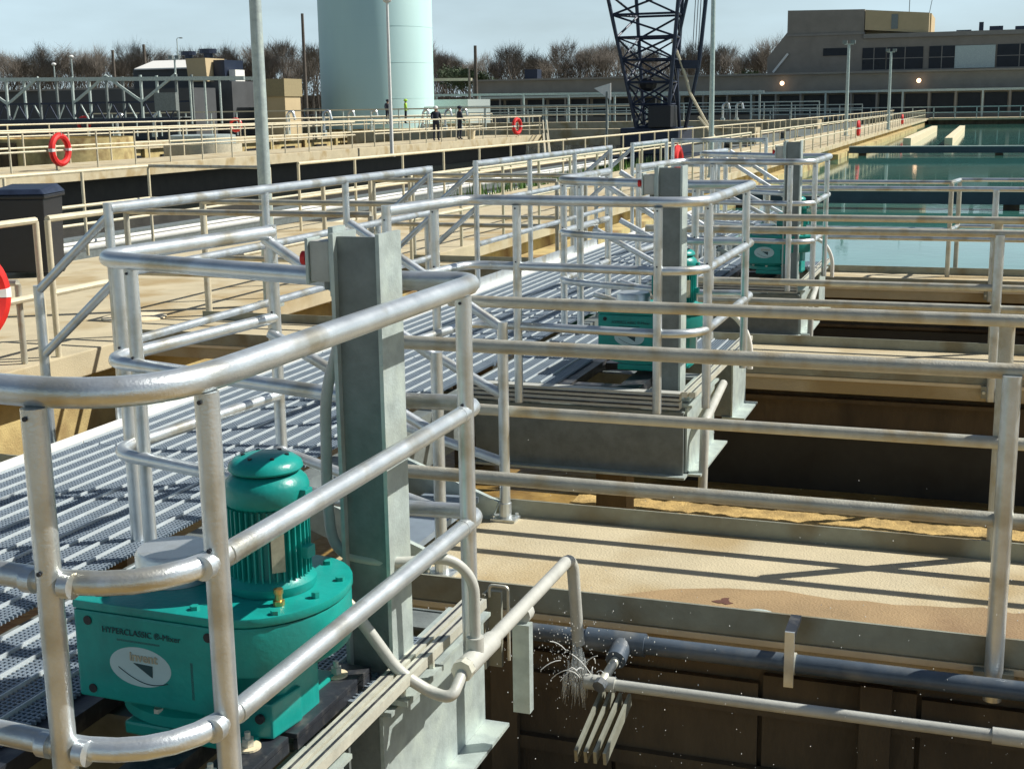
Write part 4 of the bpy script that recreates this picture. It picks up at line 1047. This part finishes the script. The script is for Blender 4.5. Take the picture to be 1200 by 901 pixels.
MB().box(-63.2, -59.4, 98.5, 104, -.4, 4.25).obj('wall', BLDGD, t)
t = thing('shed', 'tan and cream box shed left of the big tank', 'building', None, (0, 0, 0))
MB().box(-57.3, -55.6, 100.5, 103.2, -.4, 2.95).obj('wall', BLDGT, t)
MB().box(-57.4, -55.5, 100.3, 103.4, 2.95, 4.4).obj('upper_wall', mat('dull_ochre_cladding', (.30, .25, .14), .9), t)
t = thing('shed', 'low blue grey shed at the far left behind the truss', 'building', None, (0, 0, 0))
MB().box(-110, -70.3, 104, 112, -.4, 3.9).obj('wall', BLDGD, t)
MB().box(-110.5, -70.35, 103.6, 112.4, 3.9, 4.05).obj('roof', ROOFM, t)
t = thing('shed', 'low pale grey shed just left of the big tank', 'building', None, (0, 0, 0))
MB().box(-54.4, -46, 118, 124, -.4, 2.6).obj('wall', GALV, t)

# ------------------------------------------------------------------ crane
t = thing('crawler_crane', 'dark lattice boom crawler crane standing beyond the main deck', 'crane', None, (0, 58, 0))
def P(x, dy, z): return (x, dy, z)
# four boom chords widening upwards from the foot
foot = [(-14.45, -.55), (-13.15, -.55), (-13.15, .75), (-14.45, .75)]
top = [(-16.4, -1.1), (-12.35, -.9), (-12.7, 1.2), (-15.2, 1.2)]
Z0, Z1 = .5, 9.5
def chord(i, z):
    f_ = (z - Z0) / (Z1 - Z0); a, b_ = foot[i], top[i]; return Vector((a[0] + (b_[0] - a[0]) * f_, a[1] + (b_[1] - a[1]) * f_, z))
for i in range(4): MB().tube([chord(i, Z0), chord(i, Z1)], .085, 8).obj('chord', NAVY, t, smooth=True)
zs = [.8, 1.75, 2.7, 3.65, 4.6, 5.55, 6.5, 7.45, 8.4, 9.3]
for q in range(len(zs)):
    for i in range(4):
        j = (i + 1) % 4
        MB().tube([chord(i, zs[q]), chord(j, zs[q])], .055, 6).obj('lacing_bar', NAVY, t)
        if q < len(zs) - 1:
            a, b_ = (i, j) if q % 2 else (j, i)
            MB().tube([chord(a, zs[q]), chord(b_, zs[q + 1])], .05, 6).obj('lacing_bar', NAVY, t)
            if q < 4: MB().tube([chord(b_, zs[q]), chord(a, zs[q + 1])], .04, 6).obj('lacing_bar', NAVY, t)
# luffing mast, spreader, hoist ropes
MB().tube([(-12.55, .4, .6), (-11.95, .3, 3.4), (-11.55, .3, 7.5)], .09, 8).obj('mast', NAVY, t)
MB().tube([(-12.9, .9, .6), (-13.1, .8, 4.0), (-12.4, .8, 7.2)], .08, 8).obj('mast', NAVY, t)
MB().bar((-13.2, .3, 3.45), (-11.95, .3, 3.42), .3, .35).obj('spreader', NAVY, t)
for i in range(4): MB().tube([(-12.25 + .12 * i, .3, 3.6), (-12.0 + .12 * i, .3, 9)], .018, 5).obj('hoist_rope', BLK, t)
for a, b_ in (((-13.1, .2, 4.5), (-12.5, .2, 2.9)), ((-12.5, .2, 2.9), (-12.3, .2, 2.2)), ((-12.3, .2, 2.2), (-11.2, .2, .3)), ((-11.9, .1, 1.2), (-11.1, .1, .2))):
    MB().tube([a, b_], .07, 6).obj('backstay_pipe', CREAM, t)
MB().ellipsoid((-14.1, -.2, 2.6), .42, .3, .3).obj('hoist_drum', BLK, t)
MB().box(-15.2, -12.6, -.7, 2.6, -.4, .75).obj('machine_house', NAVY, t, bevel=.05)
MB().box(-13.9, -12.9, -.9, .4, .76, 1.7).obj('cab', BLK, t, bevel=.04)
for dx in (-15.6, -12.9): MB().box(dx, dx + .9, -2.2, 3.2, -1.24, -.42).obj('crawler_track', BLK, t, bevel=.1)
MB().box(-15.2, -12.3, -.6, 1.6, -.9, -.41).obj('carbody', NAVY, t)

# ------------------------------------------------------------------ trees
def tree_meshes(seed, h, leafy=False):
    rs = random.Random(seed); tr = MB(); cr_ = MB()
    tips = []
    def grow(p, d, l, r, lev):
        q = p + d * l
        tr.tube([p, (p + q) / 2 + Vector((rs.uniform(-1, 1), rs.uniform(-1, 1), 0)) * l * .05, q], r, 5 if lev < 2 else 3, False, r * .6)
        if lev >= 4: tips.append((q, d)); return
        for i in range(rs.choice((2, 3, 3))):
            nd = (d + Vector((rs.uniform(-1, 1), rs.uniform(-1, 1), rs.uniform(-.1, .95))) * (.46 + .07 * lev)).normalized()
            grow(q, nd, l * rs.uniform(.62, .82), r * .58, lev + 1)
        if lev >= 2: tips.append((q, d))
    grow(Vector((0, 0, 0)), Vector((0, 0, 1)), h * .27, h * .018, 0)
    for q, d in tips:
        for i in range(16 if not leafy else 26):
            if leafy:
                c = q + Vector((rs.gauss(0, .6), rs.gauss(0, .6), rs.gauss(0, .5))); w_ = rs.uniform(.1, .3)
                a = Vector((rs.uniform(-1, 1), rs.uniform(-1, 1), rs.uniform(-1, 1))).normalized() * w_; b_ = a.orthogonal().normalized() * w_
                cr_.add([c - a, c + b_, c + a], [(0, 1, 2)])
            else:
                nd = (d + Vector((rs.uniform(-1, 1), rs.uniform(-1, 1), rs.uniform(-.3, 1.1))) * .8).normalized(); l = rs.uniform(.6, 1.9) * h / 13
                s_ = nd.orthogonal().normalized() * rs.uniform(.012, .028)
                b0 = q + Vector((rs.gauss(0, .3), rs.gauss(0, .3), rs.gauss(0, .35)))
                cr_.add([b0 - s_, b0 + s_, b0 + nd * l], [(0, 1, 2)])
    return tr.mesh('trunk', BARK, True), cr_.mesh('crown', EVG if leafy else TWIG)
KINDS_T = [tree_meshes(100 + i, 13) for i in range(6)]
LEAFY = [tree_meshes(300 + i, 12, True) for i in range(2)]
rs = random.Random(77)
def plant(x, y, s, km, lab, grp):
    t = thing('bare_tree' if grp.startswith('bare') else 'evergreen_tree', lab, 'tree', grp, (x, y, -.45), rs.uniform(0, 6))
    t.scale = (s, s, s)
    put('trunk', km[0], t); put('crown', km[1], t)
x = -232.0; i = 0
while x < -30:
    yy = 262 + rs.uniform(-14, 26)
    left = x < -150
    s = (rs.uniform(1.25, 1.55) if left else rs.uniform(1.0, 1.35)) * (1.12 if -145 < x < -108 else 1)
    lab, grp = (('bare brown winter tree in the row left of the white roofed shed', 'bare winter trees at the far left') if x < -140 else
                ('taller bare winter tree between the sheds and the big tank', 'bare winter trees beside the big tank') if x < -104 else
                ('bare grey winter tree in the row between the big tank and the crane', 'bare winter trees behind the crane'))
    plant(x, yy, s, KINDS_T[i % 6], lab, grp)
    x += rs.uniform(1.0, 2.0); i += 1
for (x, s) in ((-97, 1.0), (-94, .95), (-90.5, .9), (-88, .75), (-84, .6), (-43, .72), (-40, .8), (-36, .7)):
    plant(x, 240, s, LEAFY[i % 2], 'dark green evergreen tree at the foot of the bare trees', 'evergreen trees beyond the plant'); i += 1
# dense undergrowth that closes the view under the crowns
mb = MB()
for i in range(60000):
    x = rs.uniform(-290, -25); y = rs.uniform(268, 300)
    hh = (13.5 if x < -140 else 10.6) * (1 + .22 * noise.noise(Vector((x * .09, 0, 0))))
    z = rs.uniform(-.4, hh); l = rs.uniform(.6, 2.2); a = rs.uniform(0, 6.28)
    d = Vector((cos(a) * .5, sin(a) * .5, rs.uniform(.4, 1.2))).normalized() * l
    w_ = Vector((rs.uniform(.06, .2), rs.uniform(-.06, .06), 0))
    mb.add([(x, y, z), (x + w_.x, y + w_.y, z), (x + d.x, y + d.y, z + d.z)], [(0, 1, 2)])
o = mb.obj('far_wood', TWIG, None); o['kind'] = 'stuff'; o['label'] = 'brown thicket of bare branches closing the horizon'
# low rise behind the thicket
struct('hill', MB().prism([(-600, -.45), (200, -.45), (200, 3.0), (-100, 4.0), (-180, 6.2), (-400, 7.5), (-600, 5)], 305, 340, 'y'), mat('wooded_rise', (.075, .065, .05), .95, 0, .4, .08))
